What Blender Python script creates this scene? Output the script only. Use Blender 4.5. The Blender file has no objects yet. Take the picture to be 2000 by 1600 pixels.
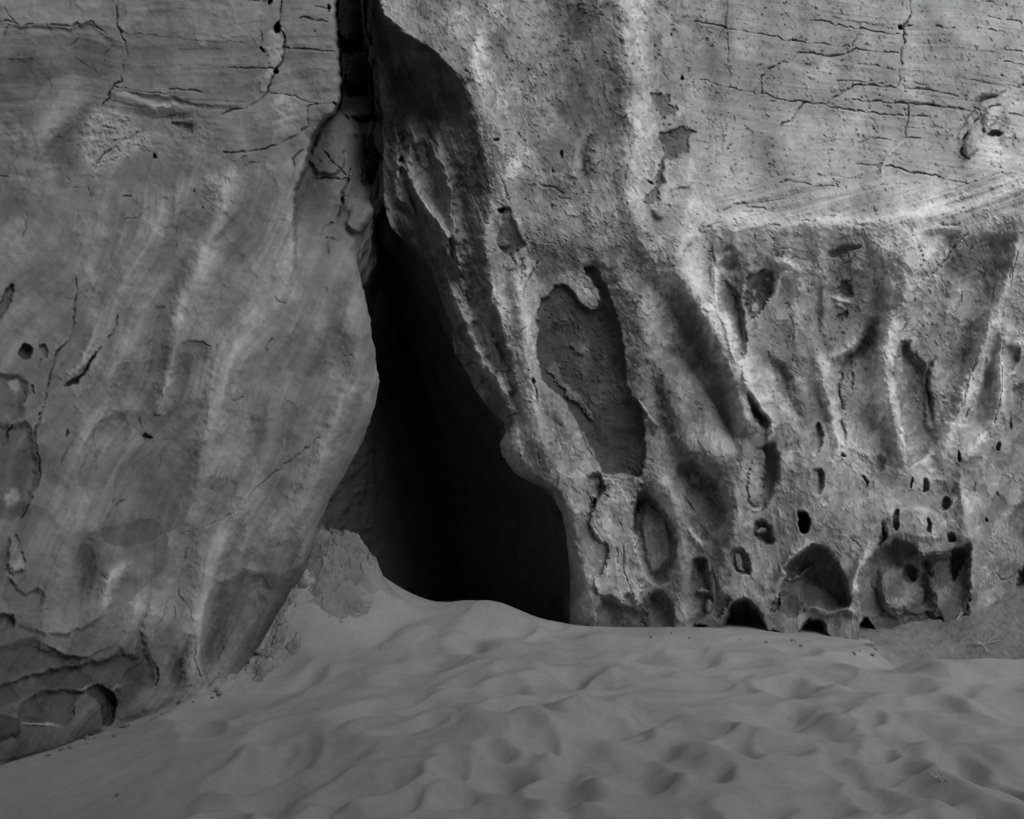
import bpy, math, random
import numpy as np
from mathutils import Vector

random.seed(7)
SC = bpy.context.scene
COL = SC.collection

# ------------------------------------------------------------------ camera, sky, sun, exposure
F_PX, HZ, CAM_Z = 1700.0, 930.0, 1.6          # focal length in photo pixels, horizon row, eye height
cam_d = bpy.data.cameras.new("camera")
cam = bpy.data.objects.new("camera", cam_d)
COL.objects.link(cam)
cam.location = (0, 0, CAM_Z)
cam.rotation_euler = (math.radians(90), 0, 0)
cam_d.sensor_width = 36
cam_d.lens = 36 * F_PX / 2000
cam_d.shift_y = (HZ - 800) / 2000.0
cam_d.clip_end = 200
SC.camera = cam

SUN_EL, SUN_AZ = 44.0, 24.0                      # elevation; azimuth to the right of straight-behind the camera
world = bpy.data.worlds.new("World")
SC.world = world
world.use_nodes = True
wn, wl = world.node_tree.nodes, world.node_tree.links
wn.clear()
sky = wn.new("ShaderNodeTexSky")
sky.sky_type = 'NISHITA'
sky.sun_disc = False
sky.sun_elevation = math.radians(SUN_EL)
sky.sun_rotation = math.radians(180 - SUN_AZ)
bw = wn.new("ShaderNodeRGBToBW")
bg = wn.new("ShaderNodeBackground")
bg.inputs["Strength"].default_value = 0.14
wo = wn.new("ShaderNodeOutputWorld")
wl.new(sky.outputs[0], bw.inputs[0])
wl.new(bw.outputs[0], bg.inputs[0])
wl.new(bg.outputs[0], wo.inputs[0])

sun_d = bpy.data.lights.new("sun", 'SUN')
sun_d.energy = 1.55
sun_d.angle = math.radians(55)
sun_d.color = (1, 1, 1)
sun = bpy.data.objects.new("sun", sun_d)
COL.objects.link(sun)
el, az = math.radians(SUN_EL), math.radians(SUN_AZ)
to_sun = Vector((math.sin(az) * math.cos(el), -math.cos(az) * math.cos(el), math.sin(el)))
sun.rotation_euler = to_sun.to_track_quat('Z', 'Y').to_euler()

SC.view_settings.view_transform = 'Standard'
SC.view_settings.look = 'None'
SC.view_settings.exposure = 0.06
SC.view_settings.gamma = 1
SC.view_settings.use_curve_mapping = False

# ------------------------------------------------------------------ numeric tools
_lat = {}
def vnoise(x, y, seed=0):
    """smooth value noise in -1..1"""
    if seed not in _lat:
        _lat[seed] = np.random.RandomState(seed + 11).uniform(-1, 1, (256, 256)).astype(np.float32)
    L = _lat[seed]
    xi = np.floor(x).astype(np.int32); yi = np.floor(y).astype(np.int32)
    fx = (x - xi).astype(np.float32); fy = (y - yi).astype(np.float32)
    fx = fx * fx * fx * (fx * (fx * 6 - 15) + 10); fy = fy * fy * fy * (fy * (fy * 6 - 15) + 10)
    x0 = xi & 255; x1 = (xi + 1) & 255; y0 = yi & 255; y1 = (yi + 1) & 255
    a = L[y0, x0]; b = L[y0, x1]; c = L[y1, x0]; d = L[y1, x1]
    a = a + (b - a) * fx; c = c + (d - c) * fx
    return a + (c - a) * fy
def fbm(x, y, octs, seed=0, gain=0.5, ridged=False):
    s = 0; amp = 1.0; tot = 0
    for k in range(octs):
        ca, sa = math.cos(0.7 * k + 0.3), math.sin(0.7 * k + 0.3)
        n = vnoise((x * ca - y * sa) * 2.03 ** k + 13.7 * k, (x * sa + y * ca) * 2.03 ** k + 5.1 * k, seed + k)
        if ridged: n = 1 - 2 * np.abs(n)
        s = s + amp * n; tot += amp; amp *= gain
    return s / tot
def fbm_keep(x, y, octs, seed=0, gain=0.5, ridged=False):
    """the same without turning the octaves, for stretched grain"""
    s = 0; amp = 1.0; tot = 0
    for k in range(octs):
        n = vnoise(x * 2.03 ** k + 13.7 * k, y * 2.03 ** k + 5.1 * k, seed + k)
        if ridged: n = 1 - 2 * np.abs(n)
        s = s + amp * n; tot += amp; amp *= gain
    return s / tot
def cells(x, y, seed=0):
    """broken blocks: a random value per cell and the distance to its joint"""
    xi = np.floor(x).astype(int); yi = np.floor(y).astype(int)
    rs = np.random.RandomState(seed + 900).rand(3, 64, 64)
    d1 = np.full(x.shape, 9.); d2 = np.full(x.shape, 9.); val = np.zeros(x.shape)
    for i in (-1, 0, 1):
        for j in (-1, 0, 1):
            a, b = (xi + i) & 63, (yi + j) & 63
            d = np.hypot(xi + i + rs[0][b, a] - x, yi + j + rs[1][b, a] - y)
            k = d < d1
            d2 = np.where(k, d1, np.minimum(d2, d)); val = np.where(k, rs[2][b, a], val); d1 = np.where(k, d, d1)
    return val, d2 - d1
def sstep(a, b, x):
    t = np.clip((x - a) / (b - a), 0, 1)
    return t * t * (3 - 2 * t)
def tps(pts, x, y, scale):
    """thin-plate surface through scattered heights"""
    p = np.array(pts, dtype=np.float64); X = p[:, 0] / scale; Y = p[:, 1] / scale; n = len(p)
    def K(r2): return 0.5 * r2 * np.log(r2 + 1e-9)
    A = np.zeros((n + 3, n + 3))
    A[:n, :n] = K((X[:, None] - X) ** 2 + (Y[:, None] - Y) ** 2) + np.eye(n) * 0.002
    A[:n, n] = 1; A[:n, n + 1] = X; A[:n, n + 2] = Y
    A[n:, :n] = A[:n, n:].T
    w = np.linalg.solve(A, np.concatenate([p[:, 2], [0, 0, 0]]))
    xs = x / scale; ys = y / scale
    r = w[n] + w[n + 1] * xs + w[n + 2] * ys
    for i in range(n):
        r = r + w[i] * K((xs - X[i]) ** 2 + (ys - Y[i]) ** 2)
    return r
def curve(tab, v):
    t = np.array(tab, dtype=float)
    return np.interp(v, t[:, 0], t[:, 1])

# photo crops used while reading off the rock's features: crop -> (offset u, offset v, scale)
CROP = {1: (0, 0, .35), 2: (600, 0, .35), 3: (1300, 0, .35), 4: (0, 520, .35), 5: (600, 520, .35), 6: (1300, 520, .35),
        7: (0, 1040, .35), 8: (600, 1040, .35), 9: (1300, 1040, .35), 10: (1100, 880, .2312), 11: (1540, 880, .2312), 0: (0, 0, 1),
        12: (1180, 140, .1875), 13: (700, 160, .225), 14: (820, 500, .3125)}
def z(k, *c):
    ox, oy, s = CROP[k]
    return [(ox + c[i] * s, oy + c[i + 1] * s) for i in range(0, len(c), 2)]

def smooth(pts, closed):
    """the same outline with rounded corners (Catmull-Rom)"""
    n = len(pts)
    if n < 3: return list(pts)
    out = []
    g = (lambda i: pts[i % n]) if closed else (lambda i: pts[min(max(i, 0), n - 1)])
    for i in range(n if closed else n - 1):
        p0, p1, p2, p3 = g(i - 1), g(i), g(i + 1), g(i + 2)
        m = 2 if math.hypot(p2[0] - p1[0], p2[1] - p1[1]) < 14 else 4
        for j in range(m):
            t = j / m
            out.append(tuple(.5 * (2 * p1[k] + (p2[k] - p0[k]) * t + (2 * p0[k] - 5 * p1[k] + 4 * p2[k] - p3[k]) * t * t + (3 * p1[k] - p0[k] - 3 * p2[k] + p3[k]) * t ** 3) for k in (0, 1)))
    if not closed: out.append(pts[-1])
    return out
class Sculpt:
    """relief H (metres, towards the viewer), tone A (rock's own colour with some light and shade put in) and hollow id, on scattered (u, v)"""
    def __init__(s, U, V, seed, dk=1., ek=1., ck=1.):
        s.U0, s.V0 = U, V
        s.seed = seed; s.dk, s.ek, s.ck = dk, ek, ck
        w1 = fbm(U / 90, V / 90, 3, seed + 40) * 9
        w2 = fbm(U / 90, V / 90, 3, seed + 50) * 9
        f1 = fbm(U / 14, V / 14, 3, seed + 60); f2 = fbm(U / 14, V / 14, 3, seed + 70)
        s.U = (U + w1 * .55 + f1 * 4.6).astype(np.float32); s.V = (V + w2 * .55 + f2 * 4.6).astype(np.float32)
        s.f1, s.f2 = f1, f2
        s.j = fbm(U / 5, V / 5, 4, seed + 80, .6)
        s.H = np.zeros_like(s.U); s.A = np.ones_like(s.U); s.R = np.zeros_like(s.U)
        s.L = np.zeros(s.U.shape, np.int16)
        s.names = {}
    def near(s, pts, m):
        a = np.array(pts, dtype=np.float32)
        (x0, y0), (x1, y1) = a.min(0) - m, a.max(0) + m
        return np.nonzero((s.U > x0) & (s.U < x1) & (s.V > y0) & (s.V < y1))[0]
    def line(s, pts, m):
        idx = s.near(pts, m)
        px, py = s.U[idx], s.V[idx]
        best = np.full(px.shape, 1e9, np.float32); side = np.ones_like(px); tt = np.zeros_like(px)
        n = len(pts) - 1
        for i in range(n):
            (ax, ay), (bx, by) = pts[i], pts[i + 1]
            dx, dy = bx - ax, by - ay
            L2 = dx * dx + dy * dy + 1e-6
            t = np.clip(((px - ax) * dx + (py - ay) * dy) / L2, 0, 1)
            d = np.hypot(px - ax - t * dx, py - ay - t * dy)
            k = d < best
            best = np.where(k, d, best)
            side = np.where(k, (dx * (py - ay) - dy * (px - ax)) / (math.sqrt(L2) * (d + .5)), side)
            tt = np.where(k, (i + t) / n, tt)
        return idx, best, side, tt
    def poly(s, pts, m):
        pts = smooth(pts, True)
        pl = pts + [pts[0]]
        idx, d, _, _ = s.line(pl, m)
        px, py = s.U[idx], s.V[idx]
        ins = np.zeros(px.shape, bool)
        for i in range(len(pts)):
            (ax, ay), (bx, by) = pl[i], pl[i + 1]
            if ay == by: continue
            ins ^= ((ay > py) != (by > py)) & (px < (bx - ax) * (py - ay) / (by - ay) + ax)
        return idx, np.where(ins, d, -d)
    # --- strokes
    def crack(s, pts, w=2.2, d=.04, tone=.8):
        w = w * .64; d = d * .52 * s.ck
        idx, ds, _, t = s.line(pts, w * 5)
        k = w * (1 + .5 * s.f1[idx]) * (.35 + .65 * np.sin(np.pi * np.clip(t, .02, .98)) ** .5)
        g = np.exp(-(ds / k) ** 2)
        g = g * np.clip(.75 + s.f2[idx] * 1.1, .2, 1.1)
        s.H[idx] -= d * g
        s.A[idx] *= 1 - (1 - tone) * g
    def ridge(s, pts, w, h, tone=1.0, taper=True):
        idx, ds, _, t = s.line(smooth(pts, False), w * 2.6)
        g = np.exp(-(ds / w) ** 2)
        if taper: g = g * np.sin(np.pi * np.clip(t, .03, .97)) ** .4
        s.H[idx] += h * .85 * g
        s.A[idx] *= 1 + (tone - 1) * 1.5 * g * (1 + .5 * s.f2[idx])
    def ledge(s, pts, h, wn, wp, tone=1.0):
        """relief that peaks on the line; wn reach above/right of it, wp below/left"""
        idx, ds, sd, t = s.line(smooth(pts, False), max(wn, wp) * 2.6)
        k = wn + (wp - wn) * (.5 + .5 * np.clip(sd * 1.15, -1, 1))
        g = np.exp(-(ds / k) ** 2) * np.sin(np.pi * np.clip(t, .04, .96)) ** .35
        s.H[idx] += h * g
        s.A[idx] *= 1 + (tone - 1) * g
    def hollow(s, pts, d, edge=8, tone=1.0, ang=None, name=None, flat=False, rim=0.0, mix=.75):
        """sunken (d>0) or raised (d<0) area; ang = way it gets deeper (0 right, 90 up)"""
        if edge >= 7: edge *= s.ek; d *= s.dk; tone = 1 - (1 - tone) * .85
        idx, sd = s.poly(pts, edge * 2 + 12)
        if name == 'pit' and d < .4: d = d * .62
        if not flat: edge = min(edge, max(2.2, .42 * float(sd.max())))
        sd = sd + s.j[idx] * (1.5 if name == 'pit' else 5 if flat and edge <= 4 else 2.5 if edge < 10 else 1)
        prof = sstep(-edge * .25, edge, sd)
        if not flat:
            mx = max(float(sd.max()), 1.0)
            prof = prof * (.55 + .45 * np.sqrt(np.clip(sd / mx, 0, 1)))
        if ang is not None:
            a = math.radians(ang)
            q = s.U[idx] * math.cos(a) - s.V[idx] * math.sin(a)
            ins = sd > 0
            if ins.any():
                lo, hi = q[ins].min(), q[ins].max()
                prof = prof * ((1 - mix) + mix * sstep(0, 1, (q - lo) / (hi - lo + 1e-3)))
        s.H[idx] -= d * prof
        if rim: s.H[idx] += rim * np.exp(-((sd + edge * .3) / (edge * .5 + 2)) ** 2)
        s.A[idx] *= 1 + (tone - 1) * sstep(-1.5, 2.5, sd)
        if name:
            k = len(s.names) + 1
            s.names[k] = name
            s.L[idx[sd > 0]] = k
    def oval(s, u, v, rx, ry, d, edge=6, tone=1.0, rot=0, ang=None, name=None, flat=False, rim=0.0):
        c, q = math.cos(math.radians(rot)), math.sin(math.radians(rot))
        n = 18
        pts = [(u + rx * math.cos(a) * c - ry * math.sin(a) * q, v + rx * math.cos(a) * q + ry * math.sin(a) * c)
               for a in [2 * math.pi * i / n for i in range(n)]]
        s.hollow(pts, d, edge, tone, ang, name, flat, rim)
    def rough(s, pts, amt, tone=1.0, edge=14):
        idx, sd = s.poly(pts, edge * 2)
        g = sstep(-edge, edge, sd)
        s.R[idx] = np.maximum(s.R[idx], amt * g)
        s.A[idx] *= 1 + (tone - 1) * g * (.6 + .8 * np.clip(s.f2[idx] + .5, 0, 1))
    def tone(s, pts, t, edge=6):
        idx, sd = s.poly(pts, edge * 2 + 12)
        sd = sd + s.j[idx] * 5
        s.A[idx] *= 1 + (t - 1) * sstep(-edge, edge, sd)

# ------------------------------------------------------------------ materials
def rock_material(name, base, grain=1.0, sand=False):
    m = bpy.data.materials.new(name); m.use_nodes = True
    N, K = m.node_tree.nodes, m.node_tree.links
    N.clear()
    out = N.new("ShaderNodeOutputMaterial"); bs = N.new("ShaderNodeBsdfPrincipled")
    K.new(bs.outputs[0], out.inputs[0])
    bs.inputs["Roughness"].default_value = .93
    bs.inputs["Specular IOR Level"].default_value = .12 if not sand else .06
    tc = N.new("ShaderNodeTexCoord")
    def noise(scale, detail, rough, vec=None):
        n = N.new("ShaderNodeTexNoise"); n.inputs["Scale"].default_value = scale
        n.inputs["Detail"].default_value = detail; n.inputs["Roughness"].default_value = rough
        K.new(vec or tc.outputs["Object"], n.inputs["Vector"]); return n.outputs["Fac"]
    def math_(op, a, b, c=None):
        n = N.new("ShaderNodeMath"); n.operation = op
        for i, q in enumerate([a, b] + ([c] if c is not None else [])):
            if isinstance(q, (int, float)): n.inputs[i].default_value = q
            else: K.new(q, n.inputs[i])
        return n.outputs[0]
    att = N.new("ShaderNodeAttribute"); att.attribute_name = "tone"
    def remap(x, lo, hi):
        n = N.new("ShaderNodeMapRange"); K.new(x, n.inputs[0])
        n.inputs[1].default_value = .25; n.inputs[2].default_value = .75
        n.inputs[3].default_value = lo; n.inputs[4].default_value = hi; return n.outputs[0]
    if sand:
        a = remap(noise(1.6, 5, .65), .89, 1.11); b = remap(noise(22, 5, .65), .92, 1.08); c = remap(noise(240, 3, .75), .80, 1.20)
    else:
        a = remap(noise(1.7, 5, .65), .80, 1.20); b = remap(noise(9, 7, .66), .80, 1.20); c = remap(noise(95, 4, .65), .87, 1.13)
    f = math_('MULTIPLY', math_('MULTIPLY', a, b), c)
    f = math_('MULTIPLY', f, att.outputs["Fac"])
    f = math_('MULTIPLY', f, base)
    cc = N.new("ShaderNodeCombineColor")
    for i in range(3): K.new(f, cc.inputs[i])
    K.new(cc.outputs[0], bs.inputs["Base Color"])
    def bump(h, strength, dist, prev=None):
        n = N.new("ShaderNodeBump"); n.inputs["Strength"].default_value = strength; n.inputs["Distance"].default_value = dist
        K.new(h, n.inputs["Height"])
        if prev: K.new(prev, n.inputs["Normal"])
        return n.outputs[0]
    if sand:
        b1 = bump(noise(14, 5, .6), .35 * grain, .02); b2 = bump(noise(170, 4, .75), .6 * grain, .004, b1)
    else:
        b0 = bump(noise(7, 5, .55), .16 * grain, .03)
        mp = N.new("ShaderNodeMapping"); mp.inputs["Scale"].default_value = (1, 1, .28); K.new(tc.outputs["Object"], mp.inputs[0])
        b1 = bump(noise(60, 4, .6, mp.outputs[0]), .20 * grain, .004, b0)
        b2 = bump(noise(180, 3, .65), .30 * grain, .002, b1)
    K.new(b2, bs.inputs["Normal"])
    return m
ROCK = rock_material("sandstone", .40)
ROCK_L = rock_material("darker_sandstone", .285)  # lower base tone than the right wall's
ROCK_IN = rock_material("cave_shade_sandstone", .15)  # the cave's shade is put into a darker base tone
SANDM = rock_material("sand", .355, 1.0, True)
RUBBLE = rock_material("crumbled_sandstone", .22, 1.3)
def straw_material():
    m = bpy.data.materials.new("dry_straw"); m.use_nodes = True
    N, K = m.node_tree.nodes, m.node_tree.links
    bs = N["Principled BSDF"]; bs.inputs["Roughness"].default_value = .8
    tc = N.new("ShaderNodeTexCoord"); n = N.new("ShaderNodeTexNoise"); n.inputs["Scale"].default_value = 30
    r = N.new("ShaderNodeValToRGB")
    r.color_ramp.elements[0].color = (.45, .45, .45, 1); r.color_ramp.elements[1].color = (.75, .75, .75, 1)
    K.new(tc.outputs["Object"], n.inputs["Vector"]); K.new(n.outputs["Fac"], r.inputs[0]); K.new(r.outputs[0], bs.inputs["Base Color"])
    return m
STRAW = straw_material()

# ------------------------------------------------------------------ objects
def tag(o, label=None, cat=None, group=None, kind=None):
    if label: o["label"] = label
    if cat: o["category"] = cat
    if group: o["group"] = group
    if kind: o["kind"] = kind
    return o
def empty(name, loc, label, cat, group=None):
    o = bpy.data.objects.new(name, None); COL.objects.link(o); o.location = loc
    o.empty_display_size = .2
    return tag(o, label, cat, group)
def mesh_from(name, verts, faces, mat, parent=None, tone=None, normals=None, smooth=True):
    me = bpy.data.meshes.new(name)
    verts = np.ascontiguousarray(verts, dtype=np.float32); faces = np.ascontiguousarray(faces, dtype=np.int32)
    nf, k = faces.shape
    me.vertices.add(len(verts)); me.vertices.foreach_set("co", verts.ravel())
    me.loops.add(nf * k); me.loops.foreach_set("vertex_index", faces.ravel())
    me.polygons.add(nf)
    me.polygons.foreach_set("loop_start", np.arange(0, nf * k, k, dtype=np.int32))
    me.polygons.foreach_set("loop_total", np.full(nf, k, dtype=np.int32))
    me.update(calc_edges=True)
    me.polygons.foreach_set("use_smooth", np.full(nf, smooth, dtype=bool))
    a = me.attributes.new("tone", 'FLOAT', 'POINT')
    a.data.foreach_set("value", np.ascontiguousarray(tone if tone is not None else np.ones(len(verts)), dtype=np.float32))
    if normals is not None:
        me.normals_split_custom_set_from_vertices(normals.tolist())
    me.materials.append(mat)
    o = bpy.data.objects.new(name, me); COL.objects.link(o)
    if parent:
        o.parent = parent
        if tuple(parent.location) != (0, 0, 0):
            o.matrix_parent_inverse.identity()
            o.location = -parent.location
    return o
def grid_faces(R, C):
    i = np.arange(R * C).reshape(R, C)
    return np.stack([i[:-1, :-1], i[1:, :-1], i[1:, 1:], i[:-1, 1:]], -1).reshape(-1, 4)
def grid_normals(P):
    du = np.gradient(P, axis=1); dv = np.gradient(P, axis=0)
    n = np.cross(dv, du)
    n /= np.linalg.norm(n, axis=2, keepdims=True) + 1e-12
    return n
def place(u, v, D):
    return np.stack([(u - 1000) / F_PX * D, D, CAM_Z - (v - HZ) / F_PX * D], -1)
def at(u, v, D):
    return ((u - 1000) / F_PX * D, D, CAM_Z - (v - HZ) / F_PX * D)
def split_build(P, tone, lab, names, mat, parent, main):
    """cut the relief sheet into the main face and the hollows sunk into it"""
    R, C = P.shape[:2]
    n = grid_normals(P).reshape(-1, 3)
    F = grid_faces(R, C)
    V = P.reshape(-1, 3)
    T = tone.reshape(-1)
    fl = lab.reshape(-1)[F[:, 0]]
    for k in [0] + sorted(names):
        f = F[fl == k]
        if len(f) < 12:
            continue
        used, inv = np.unique(f, return_inverse=True)
        nm = main if k == 0 else names[k]
        mesh_from(nm, V[used], inv.reshape(f.shape), mat, parent, T[used], n[used])

def tones(a): return np.clip(np.maximum(a, .2) ** 1.7, .22, 2.1)
STEP = 1.7
VROWS = np.concatenate([np.linspace(-1100, -70, 36)[:-1], np.arange(-70, 1345, STEP), np.linspace(1345, 1800, 60)[1:]])
VROWS_L = np.concatenate([np.linspace(-1100, -70, 36)[:-1], np.arange(-70, 1520, STEP), np.linspace(1520, 1900, 40)[1:]])

# silhouettes (v, u)
E_TAB = [(-1100, 690), (-100, 704), (0, 706), (60, 708), (110, 712), (150, 722), (180, 730), (235, 735), (300, 744), (350, 747), (372, 738), (388, 716),
         (400, 724), (412, 728), (434, 723), (458, 706), (490, 695), (520, 700), (560, 710), (600, 718), (640, 725), (680, 733), (720, 738),
         (745, 740), (775, 735), (830, 722), (880, 700), (930, 671), (965, 650), (1000, 631), (1040, 618), (1070, 613), (1140, 600), (1200, 560), (1260, 520), (1330, 470), (1900, 440)]
F_TAB = [(-1100, 720), (-100, 726), (0, 729), (100, 735), (180, 742), (300, 750), (380, 750), (420, 755), (445, 766), (465, 785), (490, 812), (515, 838), (545, 850), (580, 858), (610, 870),
         (632, 884), (655, 885), (690, 889), (710, 902), (735, 915), (765, 930), (800, 958), (825, 985), (845, 986), (868, 974), (885, 978), (905, 990), (925, 1008), (945, 1042),
         (955, 1068), (975, 1084), (1000, 1096), (1050, 1106), (1100, 1112), (1150, 1112), (1250, 1112), (1800, 1112)]
LIP_TAB = [(-1100, 730), (-100, 735), (0, 742), (30, 752), (60, 785), (80, 812), (100, 850), (130, 880), (155, 905), (200, 925), (300, 948), (400, 962), (462, 950), (546, 962), (590, 968), (695, 1000), (765, 1014), (810, 1026),
           (850, 1030), (900, 1040), (930, 1060), (960, 1100), (1000, 1120), (1100, 1150), (1200, 1168), (1800, 1170)]
STEP_TAB = [(-1100, 640), (0, 653), (50, 655), (100, 660), (160, 664), (200, 662), (222, 650), (240, 624), (270, 608), (330, 594), (370, 575), (450, 573), (560, 575)]

# ================================================================== LEFT ROCK WALL
def left_wall():
    V1 = VROWS_L
    E = curve(E_TAB, V1) + fbm(V1 / 30, V1 * 0 + 3, 5, 5, .6) * 5
    nf = 470
    rows = []
    t = np.linspace(0, 1, nf)
    fine = -60 + (E[:, None] + 60) * (1 - (1 - t[None, :]) ** 1.12)
    coarse = np.repeat(np.linspace(-1500, -60, 40)[:-1][None, :], len(V1), 0)
    U = np.concatenate([coarse, fine], 1)
    R, C = U.shape
    V = np.repeat(V1[:, None], C, 1)
    u, v = U.ravel(), V.ravel()
    D = tps([(0, 1490, 5.6), (200, 1425, 6.2), (420, 1340, 7.0), (530, 1250, 7.6), (600, 1130, 8.0), (0, 1200, 6.0), (300, 1150, 6.95), (0, 700, 6.9), (350, 700, 7.5),
             (600, 700, 7.9), (735, 745, 8.15), (0, 0, 7.6), (350, 0, 8.0), (650, 0, 8.3), (0, -1100, 9.6), (600, -1100, 9.8), (-1300, 700, 5.8), (-1300, 0, 6.6),
             (-1300, -1100, 8.5), (-1300, 1700, 4.2), (700, 450, 8.35), (300, 300, 7.85), (650, 200, 8.25), (0, 1900, 5.2), (500, 1900, 7.6), (480, 1000, 7.55)], u, v, 500.)
    s = Sculpt(u, v, 100, .45, 1.8, .8)
    c, h, r, l, o = s.crack, s.hollow, s.ridge, s.ledge, s.oval
    # recessed column inside the cleft
    st = curve(STEP_TAB, v) + s.f1 * 3
    fade = sstep(560, 400, v)
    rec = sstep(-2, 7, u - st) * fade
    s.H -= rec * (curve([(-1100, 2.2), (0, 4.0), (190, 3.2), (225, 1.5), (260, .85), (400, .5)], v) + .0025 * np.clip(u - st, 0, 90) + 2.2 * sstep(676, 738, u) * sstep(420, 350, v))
    s.A *= 1 - rec * curve([(0, .60), (205, .60), (235, .34), (420, .26), (560, .08)], v)  # shade of the recess put into the column's tone
    pe = fbm(u / 80, v / 110, 5, 95, .6) + s.j * .03
    s.A *= 1 + (sstep(.12, .15, pe) - .3) * .10; s.H += sstep(.12, .14, pe) * .004
    # rounding of the front slab before it breaks off
    s.H -= .05 * np.exp(-np.clip(st - u, 0, 99) / 9) * (u < st) * fade
    # outer silhouette turns away
    e = curve(E_TAB, v)
    tt = np.clip((e - u) / 46, 0, 1)
    s.H -= .34 * (1 - np.sqrt(np.clip(1 - (1 - tt) ** 2, 0, 1)))
    # ---- broad draped folds running down-left
    for pts, w, hh, tn in [
        (z(4, 1130, -60, 1000, 200, 950, 330, 900, 460), 13, .05, 1.12), (z(4, 1010, 0, 940, 200, 900, 400, 860, 600, 820, 760), 14, -.07, .92),
        (z(4, 860, 100, 760, 330, 650, 560, 560, 760, 470, 960, 400, 1200), 22, .05, 1.04), (z(4, 760, 480, 690, 620, 620, 800), 11, -.05, .92),
        (z(4, 1000, 300, 960, 520, 900, 760, 880, 830), 10, .035, 1.05), (z(4, 1080, 470, 1010, 600, 980, 800), 16, -.05, .88),
        (z(4, 1520, 0, 1420, 250, 1320, 480, 1240, 680, 1180, 900, 1150, 1150, 1080, 1400), 26, .09, 1.10), (z(4, 1700, 0, 1600, 300, 1500, 620, 1420, 900, 1350, 1200, 1300, 1500), 30, .06, 1.04),
        (z(4, 1600, 420, 1530, 560, 1510, 700), 12, -.03, .97), (z(4, 1420, 900, 1390, 1100, 1330, 1300), 16, -.05, .95),
        (z(4, 1990, 660, 1900, 800, 1810, 1000, 1700, 1240, 1600, 1440), 26, .07, 1.06), (z(4, 1840, 640, 1780, 900, 1700, 1100, 1600, 1300, 1560, 1560), 20, -.04, .97),
        (z(4, 1830, 330, 1890, 460, 1930, 640), 18, -.06, .95), (z(4, 1790, 260, 1830, 400, 1840, 560), 12, .03, 1.05),
        (z(1, 1000, 1080, 860, 1250, 760, 1400, 700, 1600), 24, .05, 1.08), (z(1, 1180, 1000, 1080, 1200, 980, 1350, 900, 1560), 18, -.05, .93),
        (z(1, 1290, 1000, 1220, 1200, 1150, 1400, 1120, 1600), 14, .05, 1.12), (z(1, 1450, 900, 1350, 1200, 1300, 1500), 28, -.03, .97),
        (z(1, 480, 640, 360, 800, 330, 1000), 22, -.05, .9), (z(1, 340, 620, 200, 780, 120, 1000), 26, .04, 1.08), (z(1, 1700, 1100, 1600, 1400, 1550, 1700), 16, .03, 1.04),
        (z(7, 1130, 0, 1150, 200, 1110, 450, 1080, 700, 1080, 880), 26, .10, 1.10), (z(7, 1240, 250, 1240, 450, 1200, 650, 1180, 850), 14, -.09, .93),
        (z(7, 1340, 0, 1280, 150, 1230, 230), 12, -.05, .95), (z(7, 1550, 60, 1540, 250, 1480, 480, 1340, 640), 26, .05, .96), (z(7, 1400, 200, 1380, 400, 1300, 600), 30, -.08, 1),
        (z(7, 1060, 560, 1000, 700, 980, 860), 16, -.08, .82), (z(7, 800, 470, 900, 500), 34, .08, 1.2), (z(7, 940, 120, 900, 320), 30, .04, 1.0),
        (z(7, 700, 180, 620, 270, 600, 370), 12, .07, 1.3), (z(7, 1700, 60, 1680, 200), 6, .03, 1.05), (z(7, 1650, 40, 1620, 260), 7, -.03, .95),
        (z(7, 480, 60, 500, 200, 480, 330), 16, -.06, .85), (z(7, 330, 40, 360, 200, 300, 420), 26, .05, 1.05)]:
        r(pts, w * 1.15, hh * 1.2, 1 + (tn - 1) * 1.9)
    # ---- darker weathered panels
    h(z(4, 620, 800, 900, 825, 1000, 770, 1165, 745, 1130, 1000, 1110, 1150, 1050, 1380, 950, 1480, 720, 1560, 560, 1500, 620, 1330, 660, 1130, 800, 970), .035, 22, .80, flat=True)
    h(z(4, 600, 835, 690, 825, 740, 960, 640, 1130, 560, 1245, 440, 1225, 440, 1180, 480, 1000, 540, 880), .08, 16, .84, ang=100, name="hollow")
    h(z(4, 195, 930, 215, 1060, 205, 1200, 170, 1320, 110, 1410, -150, 1350, -150, 900, 60, 870, 150, 860), .16, 9, .74, ang=10, name="hollow")
    h(z(4, -120, 600, 60, 595, 120, 610, 158, 650, 162, 700, 135, 740, 130, 830, 70, 860, -120, 900), .12, 8, .72, ang=20, name="hollow")
    s.tone(z(4, 50, 650, 100, 630, 110, 690, 70, 700), 1.7, 4); s.tone(z(4, 20, 1290, 80, 1240, 110, 1310, 60, 1340), 1.7, 6)
    o(50, 686, 14, 16, .16, 5, .62, 20, name="pit"); h(z(4, 228, 440, 262, 445, 266, 520, 240, 505), .06, 5, .85, name="pit")
    o(64, 761, 3, 8, .04, 3); o(132, 847, 2.5, 9, .06, 2)
    h(z(4, 0, 190, 70, 90, 75, 170, 30, 260, -40, 330), .07, 6, .88)
    h(z(4, 530, 490, 500, 560, 455, 625, 430, 665, 365, 668, 370, 645, 440, 610), .09, 5, .85)
    r(z(4, 545, 300, 480, 480, 440, 560, 390, 615), 9, .07, 1.2)
    h(z(4, 780, 955, 810, 930, 850, 962), .06, 3, .85); h(z(4, 1000, 440, 1040, 400, 1140, 420, 1160, 500, 1130, 560, 1080, 500), .02, 5, .92)
    # lower left blocks
    h(z(0, -200, 1010, 60, 985, 150, 1040, 300, 1010, 330, 1100, 250, 1180, 330, 1220, 345, 1350, 200, 1450, -200, 1600), .02, 16, .80, flat=True)  # this and the next zone carry lower-left shade in their tone
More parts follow.
